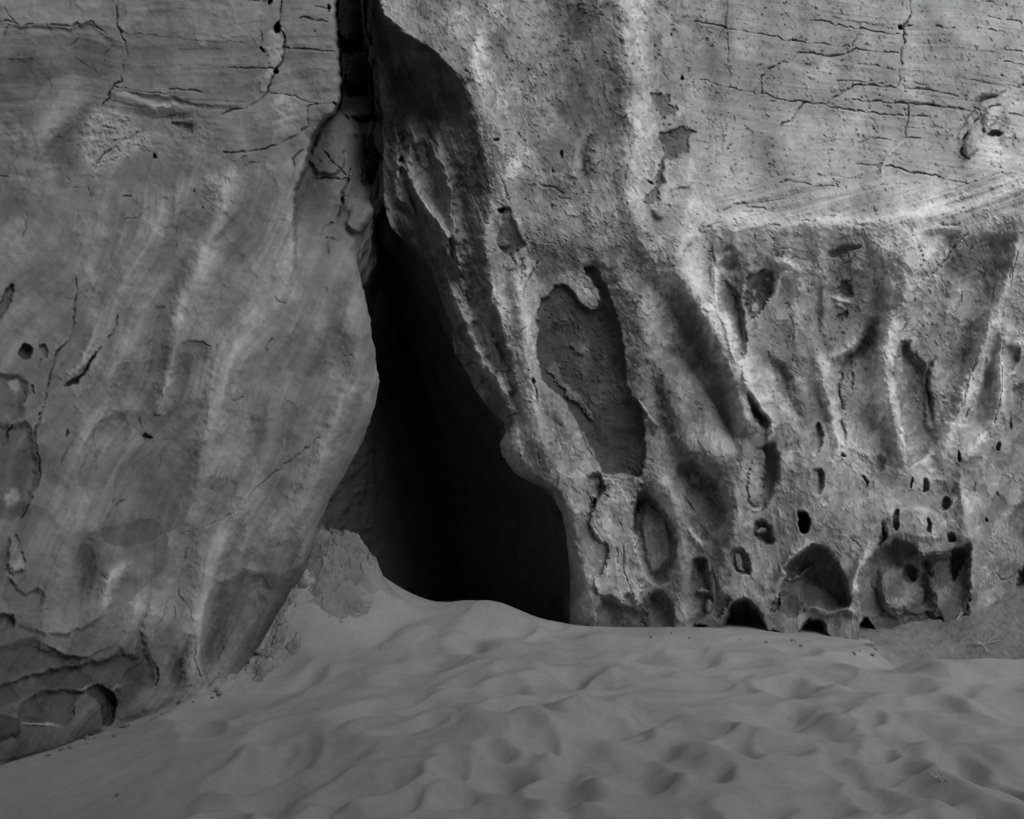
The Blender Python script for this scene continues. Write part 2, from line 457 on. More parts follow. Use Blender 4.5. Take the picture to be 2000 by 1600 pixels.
    h(z(0, 395, 1180, 470, 1120, 560, 1120, 620, 1080, 640, 1150, 560, 1260, 470, 1340, 400, 1330), .02, 20, .78, flat=True)
    h(z(7, 40, 250, 100, 285, 130, 330, 210, 308, 250, 350, 240, 400, 180, 450, 60, 440, 20, 350), .10, 7, .86, ang=60, name="hollow")
    h(z(7, -80, 470, 30, 460, 85, 480, 80, 530, 20, 560, -80, 560), .07, 6, .85)
    h(z(7, -150, 680, 0, 645, 130, 605, 215, 580, 240, 640, 380, 690, 620, 690, 665, 640, 710, 672, 760, 660, 775, 560, 820, 590, 850, 680, 878, 780, 870, 860, 790, 868, 730, 830, 640, 850,
        600, 900, 540, 850, 450, 880, 250, 870, 100, 940, -150, 1000), .17, 9, .80, ang=25, name="hollow")
    h(z(7, 110, 960, 220, 890, 370, 872, 470, 900, 412, 960, 402, 1030, 350, 1080, 130, 1052), .13, 7, .75, ang=80, name="hollow")
    h(z(7, 480, 890, 540, 850, 612, 890, 646, 950, 632, 1060, 580, 1085, 550, 980, 500, 930), .15, 6, .72, ang=10, name="hollow")
    h(z(7, -150, 1000, 90, 1030, 122, 1070, 90, 1140, -150, 1200), -.10, 12, .62)
    h(z(7, 640, 860, 800, 880, 960, 900, 880, 1000, 660, 1050, 650, 950), -.08, 16, 1.05)
    h(z(7, 130, 1080, 400, 1080, 560, 1000, 620, 1080, 420, 1180, 200, 1250, -50, 1300, -50, 1200, 90, 1150), -.07, 14, .9)
    r(z(7, 140, 1065, 200, 1072, 320, 1082), 3, .03, 1.7); r(z(7, 420, 880, 470, 885, 520, 850), 4, .03, 1.35); r(z(7, 610, 900, 640, 870, 700, 850), 5, .04, 1.3)
    l(z(7, -80, 880, 250, 770, 500, 720, 650, 690), .05, 12, 5, 1.1); l(z(7, 260, 620, 420, 690, 600, 640), .05, 14, 5, 1.12); l(z(7, 150, 520, 330, 560, 500, 500, 600, 400), .04, 18, 7, 1.1)
    h(z(7, 60, 30, 100, 20, 130, 120, 140, 200, 80, 230, 40, 180), -.05, 5, 1.2)
    # upper slab, its joints and bedding
    h(z(1, 0, 200, 180, 190, 450, 210, 600, 260, 600, 420, 300, 430, 180, 560, 0, 560), .03, 30, .80, flat=True)
    l(z(1, -100, 125, 80, 130, 130, 148, 180, 130, 230, 125, 300, 135, 400, 150, 440, 128, 520, 122, 560, 165, 600, 185), .03, 34, 5, 1.03)
    l(z(1, 640, 490, 740, 510, 850, 525, 1000, 540, 1100, 570, 1280, 585), .03, 40, 5)
    l(z(1, 630, 520, 760, 560, 850, 600, 960, 590, 1070, 600), .04, 6, 12, 1.15)
    for pts, w, d in [
        (z(1, -60, 122, 80, 130, 130, 148, 180, 130, 230, 125, 300, 135, 400, 150, 440, 128, 520, 122, 560, 165, 600, 185), 2.6, .05), (z(1, 30, 50, 50, 95, 90, 130), 2.2, .04), (z(1, 45, 145, 22, 200), 2, .03),
        (z(1, 660, -60, 660, 150, 690, 220, 712, 290, 685, 360, 675, 460, 640, 480, 615, 520, 612, 560, 585, 590), 2.8, .08), (z(1, 660, 185, 780, 200, 950, 215, 1200, 230, 1350, 240), 1.6, .02),
        (z(1, 450, 345, 520, 390, 560, 430), 2, .03), (z(1, 440, 210, 400, 250), 2.4, .04), (z(1, 630, 240, 590, 300, 582, 350), 2, .03), (z(1, 640, 490, 740, 505, 850, 520, 950, 520), 2, .04), (z(1, 940, 497, 1080, 508, 1180, 512), 2.4, .05),
        (z(1, 1570, -60, 1568, 80, 1540, 140, 1580, 190, 1585, 270, 1575, 340, 1540, 400, 1520, 450, 1500, 520), 3, .10), (z(1, 1500, 520, 1440, 560, 1380, 600, 1300, 620, 1240, 640), 2.8, .07),
        (z(1, 1585, 272, 1700, 280, 1880, 295), 2.2, .06), (z(1, 1690, 100, 1740, 105, 1830, 122), 2.6, .06), (z(1, 1750, 42, 1840, 55), 2, .04), (z(1, 1240, 375, 1380, 378, 1530, 382), 2.2, .05),
        (z(1, 1370, 8, 1500, 12), 2.2, .05), (z(1, 1455, 180, 1460, 270), 2.5, .05), (z(1, 1490, 525, 1640, 545, 1720, 580, 1790, 588, 1870, 580), 1.8, .03),
        (z(1, 1780, 588, 1730, 595, 1715, 650, 1720, 700, 1650, 750, 1560, 800, 1480, 830, 1380, 845, 1250, 860), 3, .07), (z(1, 1690, 835, 1640, 880, 1645, 940, 1640, 1000), 3, .08),
        (z(1, 870, 655, 960, 650, 1030, 630), 2, .04), (z(1, 520, 910, 560, 870, 610, 840, 650, 810), 3, .06), (z(1, 640, 785, 740, 770, 775, 735), 2.6, .05), (z(1, 520, 910, 600, 890, 680, 875), 2, .04),
        (z(1, 530, 705, 600, 712, 700, 720), 1.8, .03), (z(1, 800, 800, 840, 840), 2, .04), (z(1, 960, 650, 950, 700), 2, .03), (z(1, 870, 800, 930, 795), 2, .03), (z(1, 680, 1098, 730, 1095), 2.4, .05), (z(1, 870, 1105, 940, 1105), 2, .04),
        (z(1, 690, 1230, 770, 1215, 810, 1170, 850, 1135), 2, .03), (z(1, 120, 1320, 145, 1260, 150, 1180), 2.2, .05), (z(1, 1290, 900, 1380, 875), 2, .03), (z(1, 1370, 915, 1480, 895), 1.8, .03), (z(1, 0, 990, 40, 995), 2, .03),
        (z(1, 480, 1040, 510, 1100), 2.2, .04), (z(1, 360, 990, 380, 1025), 2, .03), (z(1, 410, 1050, 440, 1040), 2, .03), (z(1, 1545, 1220, 1600, 1240), 1.6, .02),
        (z(4, 425, 80, 420, 150, 410, 220, 405, 340, 380, 400, 320, 480, 290, 560, 270, 640, 255, 720, 215, 850, 195, 930, 210, 1050, 205, 1200, 180, 1300, 130, 1410), 2.8, .09),
        (z(4, 355, 180, 410, 182), 1.8, .03), (z(4, 660, 265, 640, 320, 620, 370, 570, 430, 530, 490, 490, 570, 450, 625), 3, .08), (z(4, 770, 840, 795, 905), 2.4, .05), (z(4, 795, 905, 870, 830, 900, 830), 2, .04),
        (z(4, 1780, 960, 1700, 1020, 1590, 1110, 1500, 1180, 1420, 1240), 2.2, .05), (z(4, 1420, 1240, 1385, 1300, 1340, 1350, 1250, 1400, 1150, 1450, 1000, 1500), 1.6, .03), (z(4, 1590, 1100, 1560, 1135), 3, .06),
        (z(4, 1300, 748, 1340, 735, 1360, 725), 2, .05), (z(4, 1525, 410, 1490, 440, 1480, 490), 2, .04), (z(4, 1120, 415, 1165, 450, 1165, 500, 1145, 550), 2, .05), (z(4, 1525, 160, 1550, 195, 1590, 205), 2, .04),
        (z(4, 1210, 1120, 1200, 1190, 1190, 1245), 2, .04), (z(4, 885, 1140, 890, 1060, 920, 1000), 1.8, .03), (z(4, 640, 1310, 620, 1370, 595, 1420), 2.4, .06), (z(4, 690, 1310, 650, 1350), 2, .04), (z(4, 215, 580, 215, 540, 240, 510), 2, .04),
        (z(4, 375, 990, 375, 1030, 340, 1080, 330, 1110), 2, .03), (z(4, 530, 880, 530, 1000, 540, 1150), 2, .03), (z(4, 1205, 440, 1205, 465), 2.4, .04), (z(4, 1940, 495, 1965, 490), 2.2, .05), (z(4, 790, 550, 830, 450, 850, 380), 1.8, .03),
        (z(4, 60, 880, 20, 980, 0, 1010), 3, .07), (z(4, 140, 690, 130, 760), 2.5, .05), (z(4, 1800, 120, 1830, 160), 2, .03),
        (z(7, 1060, 40, 1030, 180, 1000, 270, 1005, 360, 1050, 430, 1062, 500), 1.8, .035), (z(7, 1090, 620, 1080, 710, 1100, 770, 1115, 815), 2.6, .06), (z(7, 100, 20, 125, 100, 140, 170), 3, .06),
        (z(7, 970, 490, 970, 450, 940, 400), 1.8, .03), (z(7, 560, 235, 600, 270), 2.6, .05), (z(7, 375, 545, 370, 590), 3, .06), (z(7, 480, 300, 485, 350), 2.6, .05), (z(7, 690, 545, 705, 570), 2.2, .04), (z(7, 70, 470, 82, 530), 3, .06),
        (z(7, 640, 860, 700, 800, 780, 740, 800, 700), 1.8, .03), (z(7, 860, 720, 880, 790, 870, 860), 3, .08), (z(7, 410, 960, 402, 1040), 3, .07), (z(7, 645, 950, 632, 1060), 3, .07), (z(7, 380, 640, 370, 720), 1.8, .03),
        (z(7, 1740, 20, 1735, 150, 1725, 250), 2, .03), (z(7, 180, 450, 300, 430), 1.8, .02),
        (z(2, 160, 580, 210, 640, 250, 680), 3, .1), (z(2, 295, 665, 380, 675), 3, .1), (z(2, 90, 840, 150, 920, 210, 985), 2, .05), (z(2, 240, 960, 225, 1020, 190, 1070, 185, 1150, 165, 1220), 2.8, .08),
        (z(2, 50, 1000, 130, 1005, 220, 1010), 1.8, .03), (z(2, 265, 760, 295, 900, 310, 1060), 2.8, .09), (z(2, 230, 530, 350, 540), 2, .05), (z(2, 215, 400, 240, 500), 2, .03), (z(2, 170, 290, 300, 300), 2.6, .07),
        (z(2, 230, 100, 300, 100), 2, .06), (z(2, 90, 1320, 180, 1335), 2, .03), (z(2, 100, 1330, 115, 1440), 1.8, .03), (z(2, 190, 90, 210, 260), 2, .04)]:
        c(pts, w, d)
    for cu, cv, rx, ry, dd in [(686, 50, 24, 42, .35), (700, 140, 26, 40, .35), (706, 208, 30, 24, .3), (727, 300, 13, 62, .25), (640, 300, 34, 46, .10), (700, 425, 24, 30, .12)]:
        h([(cu + rx * math.cos(q_) * (1 + .12 * math.sin(3 * q_)), cv + ry * math.sin(q_)) for q_ in [2 * math.pi * i / 12 for i in range(12)]], -dd, 6)
    for pts, w, d in [(z(2, 160, 580, 210, 640, 250, 680), 4, .3), (z(2, 285, 665, 340, 675, 385, 662), 4, .3), (z(2, 90, 840, 150, 920, 210, 985), 3, .16), (z(2, 240, 960, 225, 1020, 190, 1070, 185, 1150, 165, 1220), 4, .22), (z(2, 50, 1000, 130, 1005, 220, 1010), 2.6, .10),
                      (z(2, 262, 700, 275, 800, 295, 900, 310, 1060), 4, .25), (z(2, 225, 530, 360, 545), 3.4, .2), (z(2, 90, 1320, 180, 1335), 2.6, .08), (z(2, 100, 1330, 118, 1440), 2.6, .08), (z(2, 80, 1280, 90, 1260, 160, 1240), 2.4, .08), (z(2, 190, 1100, 280, 1105), 2.4, .10)]:
        c(pts, w, d)
    for a in [(z(1, 1540, 150)[0], 8, 10, .18), (z(1, 1462, 272)[0], 3.6, 5, .10), (z(1, 1545, 400)[0], 6, 7, .14), (z(1, 1505, 12)[0], 5, 5, .12), (z(1, 1765, 168)[0], 1.8, 1.8, .06), (z(1, 1835, 45)[0], 3, 7, .08), (z(1, 870, 875)[0], 4, 6, .06), (z(1, 1080, 1068)[0], 2, 2, .05), (z(1, 1130, 1160)[0], 2, 2, .05)]:
        o(a[0][0], a[0][1], a[1], a[2], a[3], 3, .7)
    h(z(1, 1475, 190, 1530, 165, 1580, 240, 1585, 300, 1560, 360, 1500, 380), -.04, 8, 1.28)
    h(z(1, 1500, 385, 1530, 400, 1500, 510, 1460, 520, 1440, 480), -.02, 6, 1.2)
    h(z(1, 950, 685, 1060, 680, 1060, 740, 1010, 725), .03, 3, .8)
    r(z(2, 265, 120, 260, 200, 240, 260), 12, .06, 1); r(z(2, 280, 330, 330, 420, 340, 500), 14, .10, 1); r(z(2, 310, 570, 340, 620), 14, .08, 1); r(z(2, 330, 720, 360, 850, 350, 960), 12, .08, 1)
    r(z(2, 150, 650, 180, 800, 120, 950, 60, 1100), 24, .12, 1.05); h(z(2, 330, 1110, 365, 1170, 350, 1240, 290, 1320, 200, 1260, 210, 1110), -.12, 16, 1.0)
    s.rough(z(1, 560, 590, 720, 640, 800, 720, 830, 800, 700, 890, 560, 940, 520, 1010, 450, 900, 430, 800, 480, 680), 1.0, 1.25); s.rough(z(1, 820, 620, 1150, 600, 1200, 700, 1100, 880, 900, 900, 800, 780), .5, 1.08)
    s.rough(z(1, 1180, 980, 1300, 950, 1320, 1000, 1270, 1160, 1100, 1160), 1.0, 1.12); s.rough(z(1, 1530, 570, 1640, 560, 1660, 680, 1560, 730), .35, 1.22); s.rough(z(4, 850, 590, 960, 590, 960, 700, 850, 700), .8, 1.1)
    s.rough(z(4, 470, 20, 540, 10, 540, 280, 480, 280), .5, 1.2); s.rough(z(4, 960, 160, 1030, 170, 990, 290, 940, 290), .6, 1.25); s.rough(z(7, 40, 180, 100, 170, 110, 240, 40, 250), .8, 1.25)
    s.rough(z(7, 600, 560, 1000, 640, 900, 880, 300, 900, 300, 600), .35, .95, 30); s.rough(z(2, 0, 1000, 330, 1050, 300, 1330, 0, 1330), .35, 1.0, 20)
    s.tone(z(0, 560, 1120, 600, 1130, 560, 1230, 470, 1300, 470, 1260, 520, 1180), .82, 22); s.tone(z(0, 0, 1290, 200, 1250, 300, 1300, 360, 1360, 200, 1430, 0, 1500), .86, 30)  # shade along the left foot put into the tone
    # ---- grain
    lo = sstep(240, 430, v + .12 * u)                          # bedded above, draped below
    bed = fbm_keep(u / 260, (v + fbm(u / 300, v / 300, 2, 9) * 26) / 13, 4, 21, .62)
    a = math.radians(25 - 14 * 0)
    q = u * math.cos(a) + v * math.sin(a); p = -u * math.sin(a) + v * math.cos(a)
    wv = fbm(u / 260, v / 260, 2, 12) * 60
    drp = fbm_keep((q + wv) / 30, p / 420, 5, 31, .55)
    s.H += (1 - lo) * bed * .009 + lo * drp * .018
    fine = fbm_keep((q + wv) / 7, p / 190, 4, 35, .6)
    s.H += lo * fine * .004
    s.A *= 1 + (1 - lo) * bed * .13 + lo * (drp * .26 + fine * .10)
    s.H += fbm(u / 120, v / 120, 5, 41, .5) * .05
    s.A *= 1 + .20 * fbm(u / 60, v / 60, 5, 45, .6)
    pk = fbm(u / 7, v / 7, 4, 51, .65, True)
    s.H += s.R * (pk * .010 + fbm(u / 26, v / 26, 3, 55) * .02)
    s.A *= 1 + s.R * pk * .16
    s.H += fbm(u / 9, v / 9, 3, 57) * .0035
    D = D - s.H
    P = place(u, v, D).reshape(R, C, 3)
    # flank that runs on into the cave behind the silhouette
    edge = P[:, -1]
    n = 150
    k = np.linspace(0, 1, n + 1)[1:]
    cr_u = curve([(-1100, 712), (0, 716), (300, 747), (400, 744), (560, 765), (750, 800), (950, 855), (1100, 885), (1900, 940)], V1)
    tgt = place(cr_u, V1, np.full_like(V1, 13.6))
    tgt[:, 2] = edge[:, 2]; tgt[:, 0] = (np.interp(HZ - (edge[:, 2] - CAM_Z) * F_PX / 13.6, V1, cr_u) - 1000) / F_PX * 13.6 + .06
    sm = np.stack([np.interp(V1, V1[::60], edge[::60, i]) for i in range(3)], 1)
    back = sm[:, None, :] + (tgt - sm)[:, None, :] * (k ** 1.5)[None, :, None] + (edge - sm)[:, None, :] * np.exp(-np.arange(1, n + 1) / 9.)[None, :, None]
    wob = fbm(np.repeat(k[None, :] * 9, R, 0), np.repeat(V1[:, None] / 160, n, 1), 4, 77) * .28 * (np.minimum(1, k * 4) * (1 - k))[None, :]
    back[:, :, 0] += (fbm(np.repeat(k[None, :] * 40, R, 0), np.repeat(V1[:, None] / 40, n, 1), 5, 97, .6) * .09 + fbm(np.repeat(k[None, :] * 9, R, 0), np.repeat(V1[:, None] / 200, n, 1), 3, 99, .5, True) * .12) * (np.minimum(1, k * 6) * (1 - k))[None, :]
    back[:, :, 0] += wob - .75 * np.sin(k ** .7 * math.pi)[None, :] * sstep(450, 650, V1)[:, None]
    P2 = np.concatenate([P[:, -1:, :], back], 1)
    root = empty("rock_wall", (-2.2, 7.8, 0), "pale sandstone rock wall with draped folds and block joints, left of the dark cleft", "rock wall")
    lab = s.L.reshape(R, C)
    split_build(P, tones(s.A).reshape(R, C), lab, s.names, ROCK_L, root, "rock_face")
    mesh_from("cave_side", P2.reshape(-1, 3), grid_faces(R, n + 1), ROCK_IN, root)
    return root

# ================================================================== RIGHT ROCK WALL
def right_wall():
    V1 = VROWS
    Fe = curve(F_TAB, V1) + fbm(V1 / 30, V1 * 0 + 8, 5, 6, .6) * 5
    nf = 840
    t = np.linspace(0, 1, nf)
    fine = Fe[:, None] + (2080 - Fe[:, None]) * (t[None, :] ** 1.05)
    coarse = np.repeat(np.linspace(2080, 3700, 46)[1:][None, :], len(V1), 0)
    U = np.concatenate([fine, coarse], 1)
    R, C = U.shape
    V = np.repeat(V1[:, None], C, 1)
    u, v = U.ravel(), V.ravel()
    D = tps([(1000, 400, 8.75), (1100, 1230, 8.7), (1300, 1230, 8.62), (1600, 1250, 8.5), (1900, 1230, 8.9), (2000, 1165, 9.15), (2000, 800, 8.75), (2000, 470, 8.55), (2000, 330, 8.5),
             (2000, 0, 8.75), (1300, 0, 8.95), (900, 100, 9.0), (1300, 440, 8.6), (1500, 600, 8.65), (1600, 900, 8.5), (1500, 1100, 8.6), (1150, 700, 8.6), (3600, 400, 7.4), (3600, 1400, 8.0),
             (1300, -1100, 10.2), (3600, -1100, 9.2), (700, -1100, 10.2), (1100, 1700, 8.8), (2000, 1700, 9.2)], u, v, 500.)
    s = Sculpt(u, v, 200, .95, 1.45, .9)
    c, h, r, l, o = s.crack, s.hollow, s.ridge, s.ledge, s.oval
    # flank falling away into the cleft
    lip = curve(LIP_TAB, v) + s.f1 * 4; fe = curve(F_TAB, v)
    fd = curve([(-1100, 2.8), (0, 1.7), (150, 1.45), (300, 1.05), (450, .8), (600, .7), (750, .5), (850, .4), (1000, .5), (1200, .6), (1800, .6)], v)
    q = np.clip((lip - u) / np.maximum(lip - fe, 6), 0, 1.05)
    kb = sstep(740, 850, v)
    g = (1 - kb) * (q ** 1.2 * .85 + .15 * sstep(0, .3, q)) + kb * (1 - np.sqrt(np.clip(1 - np.clip(q, 0, 1) ** 2, 0, 1)))
    s.H -= fd * g
    # ---- the shelf with the undercut below it
    shelf = z(0, 1300, 500, 1335, 462, 1380, 444, 1450, 436, 1520, 448, 1600, 452, 1700, 442, 1790, 436, 1870, 420, 1925, 400, 2000, 360, 2120, 330, 2600, 220)
    l(shelf, .15, 120, 100, 1.26); r(z(0, 1340, 465, 1420, 438, 1560, 440, 1700, 432, 1860, 415, 1960, 380, 2100, 300), 16, .05, 1.12)  # light caught by the shelf top is put into a paler tone
    for pts, dd, eg in [(z(0, 1400, 530, 1480, 505, 1560, 545, 1640, 500, 1735, 535, 1735, 620, 1700, 760, 1640, 850, 1560, 830, 1480, 720, 1425, 620), .17, 75), (z(0, 1790, 560, 1860, 490, 1960, 440, 1940, 560, 1900, 640, 1850, 800, 1790, 900, 1760, 760), .12, 40),
                        (z(0, 1040, 540, 1120, 500, 1190, 560, 1230, 720, 1260, 880, 1220, 960, 1150, 900, 1070, 720), .13, 50), (z(0, 1310, 880, 1400, 930, 1425, 1040, 1380, 1130, 1320, 1060), .12, 35), (z(0, 1455, 860, 1550, 850, 1560, 960, 1500, 1010, 1455, 980), .07, 35),
                        (z(0, 1270, 560, 1330, 580, 1410, 720, 1440, 880, 1370, 860, 1290, 700), .10, 32), (z(0, 1180, 960, 1310, 980, 1330, 1180, 1200, 1240), .10, 30), (z(0, 1900, 700, 2100, 640, 2100, 1000, 1930, 950), .10, 40)]:
        idx, sd = s.poly(pts, eg * 1.6)
        s.H[idx] -= dd * sstep(-eg * .7, eg * .9, sd)
    # ---- long ribs and troughs
    for pts, w, hh, tn in [
        (z(0, 1210, -60, 1235, 150, 1225, 330, 1240, 420, 1270, 500, 1290, 600, 1270, 720), 26, .08, 1.06), (z(0, 1300, 420, 1330, 530, 1380, 620, 1425, 700, 1450, 780, 1462, 860), 27, .17, 1.10),
        (z(6, 20, 130, 150, 340, 270, 600, 350, 800, 385, 980), 15, -.08, .93), (z(6, 600, 180, 640, 60, 690, 30), 5, .05, 1.3), (z(6, 430, 555, 475, 690, 560, 815, 600, 900), 6, .08, 1.22),
        (z(6, 465, 720, 520, 830, 560, 880), 8, -.12, .75), (z(6, 540, 520, 640, 600, 690, 760, 740, 880), 12, -.10, .85), (z(6, 560, 560, 620, 700, 690, 860), 10, .05, 1.05),
        (z(6, 1380, 20, 1290, 230, 1240, 420, 1225, 600, 1255, 800, 1300, 960, 1340, 1130), 24, .17, 1.10), (z(6, 1500, -100, 1400, 50, 1340, 200), 16, .10, 1.1), (z(6, 1010, 280, 1060, 500, 1100, 900), 40, .06, 1.03), (z(6, 1220, 180, 1150, 420, 1110, 660, 1140, 900), 20, -.09, .92),
        (z(6, 1960, -80, 1900, 60, 1850, 220, 1780, 420, 1700, 620, 1650, 820, 1590, 1000, 1550, 1200), 15, .12, 1.08), (z(6, 1985, -60, 1900, 200, 1880, 450, 1870, 700, 1830, 870, 1740, 1010, 1655, 1120, 1660, 1300, 1700, 1500), 10, .09, 1.15),
        (z(6, 1740, 150, 1700, 350, 1650, 500, 1640, 560), 10, -.06, .88), (z(6, 1800, 500, 1760, 700, 1700, 900), 14, -.08, .92), (z(6, 1590, 860, 1560, 1000, 1530, 1080), 12, .06, 1.15),
        (z(6, 1150, 300, 1100, 410, 1000, 480, 905, 530, 890, 640, 905, 760, 935, 870), 11, .09, 1.15), (z(6, 1165, 330, 1100, 470, 1030, 530, 985, 610), 9, -.10, .8), (z(6, 870, 30, 855, 200, 862, 400, 885, 480, 890, 800), 8, -.05, .92),
        (z(6, 780, 40, 760, 300, 790, 600, 800, 850), 28, .06, 1.0), (z(6, 470, 20, 440, 200, 470, 400, 480, 560), 8, .05, 1.12), (z(6, 380, -100, 280, 20, 300, 240, 350, 350, 395, 520), 7, .07, 1.18),
        (z(6, 250, 1000, 430, 1080, 420, 1300, 380, 1500, 300, 1700), 20, .09, 1.0), (z(10, 930, 300, 960, 500, 990, 700, 980, 1000, 960, 1300, 980, 1500), 18, .10, 1.0), (z(10, 1480, 300, 1450, 600, 1370, 850, 1330, 1100, 1420, 1230), 22, .10, 1.05),
        (z(6, 650, 1080, 780, 1200, 680, 1400), 30, .03, 1.0), (z(11, 400, 350, 560, 560, 580, 760), 50, .04, 1.02), (z(11, 690, 830, 620, 980, 560, 1130, 510, 1270), 8, .13, 1.15), (z(11, 950, 430, 800, 600, 700, 820), 22, .05, 1.06),
        (z(11, 1430, 350, 1460, 600, 1530, 800, 1580, 1000, 1540, 1300), 18, .08, 1.05), (z(0, 1085, 990, 1120, 1080, 1145, 1160, 1158, 1235), 14, .06, 1.12), (z(5, 1300, 600, 1360, 760, 1450, 900, 1560, 1060), 16, .07, 1.10),
        (z(5, 1200, 250, 1220, 500, 1250, 720, 1290, 950, 1380, 1150), 18, .09, 1.10), (z(5, 1160, 20, 1190, 200, 1230, 400), 14, .05, 1.1), (z(5, 1900, 500, 1960, 700, 1990, 900), 18, -.07, .9), (z(5, 1800, 60, 1850, 300, 1880, 560), 22, .06, 1.02),
        (z(2, 1440, 820, 1480, 600, 1460, 300, 1400, -40), 40, -.06, .84), (z(2, 1600, 850, 1690, 600, 1640, 200, 1560, -40), 30, -.04, .88), (z(2, 1180, 1250, 1120, 1000, 1080, 700, 1020, 480), 26, .04, 1.03),
        (z(2, 1540, 990, 1555, 860, 1590, 740), 7, -.05, .85), (z(2, 1490, 1000, 1500, 900), 10, .05, 1), (z(2, 1590, 960, 1620, 860), 10, .05, 1), (z(3, 1330, 800, 1250, 860, 1215, 930, 1185, 990), 4, .04, 1.15), (z(2, 960, 150, 930, 300, 900, 420), 10, .04, 1.12)]:
        r(pts, w * 1.2, hh * 1.45, 1 + (tn - 1) * 1.25)
    for pts, w, hh, tn in [(z(0, 1800, 400, 1760, 520, 1738, 640, 1745, 740, 1768, 860, 1785, 930), 17, .09, 1.22), (z(0, 2010, 400, 1975, 520, 1935, 640, 1900, 760, 1870, 880), 12, .09, 1.2), (z(0, 1330, 430, 1350, 520, 1395, 610, 1440, 690, 1475, 770), 18, .06, 1.18),
                           (z(0, 1600, 470, 1606, 600, 1600, 700, 1622, 800, 1640, 880), 10, .08, 1.2), (z(0, 1400, 450, 1396, 520, 1415, 610, 1445, 700), 6, .06, 1.22), (z(0, 1500, 470, 1470, 560, 1480, 660), 8, .05, 1.12), (z(0, 1130, 1000, 1150, 1100, 1165, 1200), 10, .04, 1.1),
                           (z(0, 1880, 470, 1860, 560, 1850, 640), 9, .06, 1.12), (z(0, 1960, 640, 1950, 760, 1960, 900), 10, .06, 1.15)]:
        r(pts, w * 1.4, hh, 1 + (tn - 1) * .75)
    # flank: its shade put into a darker tone with a ragged edge, and sharp-edged strands
    dx0 = u - .35 * v
    flank_mask = sstep(0, .05, q + s.j * .05) * (v < 1000)
    s.H += flank_mask * (v < 800) * (fbm_keep(dx0 / 16, v / 90, 5, 211, .6) * .05 + fbm(u / 22, v / 22, 4, 221, .6) * .03)
    s.A *= 1 + flank_mask * .25 * fbm_keep(dx0 / 9, v / 60, 4, 231, .6)
    s.A *= 1 - flank_mask * curve([(0, .34), (460, .26), (560, .18), (800, .14), (900, 0)], v)
    for pts, hh, a, b in [(z(13, 600, 480, 690, 640, 750, 720, 770, 820, 815, 940, 820, 1040, 790, 1180), .22, 2.5, 12), (z(13, 470, 850, 520, 960, 570, 1060, 660, 1180, 720, 1290, 760, 1390, 780, 1520), .20, 2.5, 15),
                          (z(13, 800, 1180, 835, 1290, 840, 1440, 870, 1600), .14, 2.5, 7), (z(13, 330, 430, 360, 520, 380, 640, 350, 700, 410, 760, 400, 860, 430, 980, 490, 1140), .16, 2.5, 8), (z(13, 440, 390, 490, 450, 530, 560), .08, 2.5, 14),
                          (z(14, 180, 0, 250, 120, 270, 260, 330, 390), .10, 2.5, 14), (z(14, 330, 480, 370, 600, 410, 700), .06, 2.5, 10), (z(14, 440, 120, 450, 240, 430, 360), .05, 2, 10)]:
        l(smooth(pts, False), hh, a, b, 1.12)
    for pts, w, hh, tn in [
        (z(2, 490, 690, 500, 900, 500, 1060, 540, 1150), 8, .16, 1.15), (z(2, 570, 640, 590, 760, 560, 900, 590, 1010, 645, 1130, 725, 1225, 760, 1330, 765, 1430), 13, .24, 1.2),
        (z(5, 770, -60, 770, 80, 820, 230, 890, 340, 935, 450, 975, 530, 1020, 600, 1075, 680, 1120, 780), 12, .18, 1.2), (z(2, 690, 700, 750, 900, 775, 1000, 805, 1100, 800, 1200, 815, 1320, 830, 1500), 9, .16, 1.12),
        (z(5, 850, 300, 880, 450, 930, 600, 1000, 740), 14, .10, 1.0), (z(5, 1050, 60, 1080, 260, 1110, 420), 12, .05, 1.05), (z(5, 1050, 350, 1090, 500, 1140, 600), 8, -.10, .8),
        (z(2, 540, 760, 530, 900, 560, 1080, 640, 1200), 7, -.14, .9), (z(2, 700, 620, 680, 900, 760, 1180), 12, -.10, .95), (z(5, 890, 10, 900, 180, 940, 260), 12, -.07, .9), (z(2, 860, 900, 850, 1100, 900, 1300, 960, 1480), 24, -.08, .9),
        (z(5, 1120, 900, 1150, 1000, 1220, 1140), 16, .08, .95), (z(5, 1120, 620, 1150, 680, 1140, 730), 7, -.07, .75)]:
        r(pts, w, hh, tn)
    # ---- the big dark bare hollow and peeled patches
    h(z(5, 1380, 112, 1430, 100, 1480, 140, 1540, 220, 1575, 245, 1612, 235, 1620, 170, 1585, 90, 1530, 12, 1600, 8, 1650, 60, 1690, 140, 1730, 250, 1760, 400, 1780, 600, 1800, 680, 1850, 760, 1880, 850,
        1892, 950, 1885, 1100, 1860, 1175, 1760, 1160, 1650, 1145, 1600, 1020, 1500, 870, 1440, 770, 1360, 690, 1310, 600, 1290, 450, 1283, 300, 1310, 200), .07, 5, .44, ang=20, flat=True, name="hollow", mix=.45)
    h(z(5, 1345, 575, 1370, 535, 1410, 545, 1412, 600, 1450, 670, 1530, 730, 1560, 790, 1605, 850, 1580, 862, 1500, 775, 1440, 745, 1400, 660), -.04, 4, 1.9, flat=True)
    h(z(5, 1470, 440, 1510, 425, 1560, 460, 1570, 490, 1530, 505, 1490, 480), -.02, 4, 1.25); h(z(5, 1830, 735, 1880, 780, 1955, 885, 1935, 895, 1875, 870, 1890, 830), -.04, 4, 1.35)
    s.tone(z(5, 1430, 960, 1550, 1090, 1630, 1160, 1560, 1170, 1440, 1190, 1380, 1160, 1400, 1040), 1.18, 3)
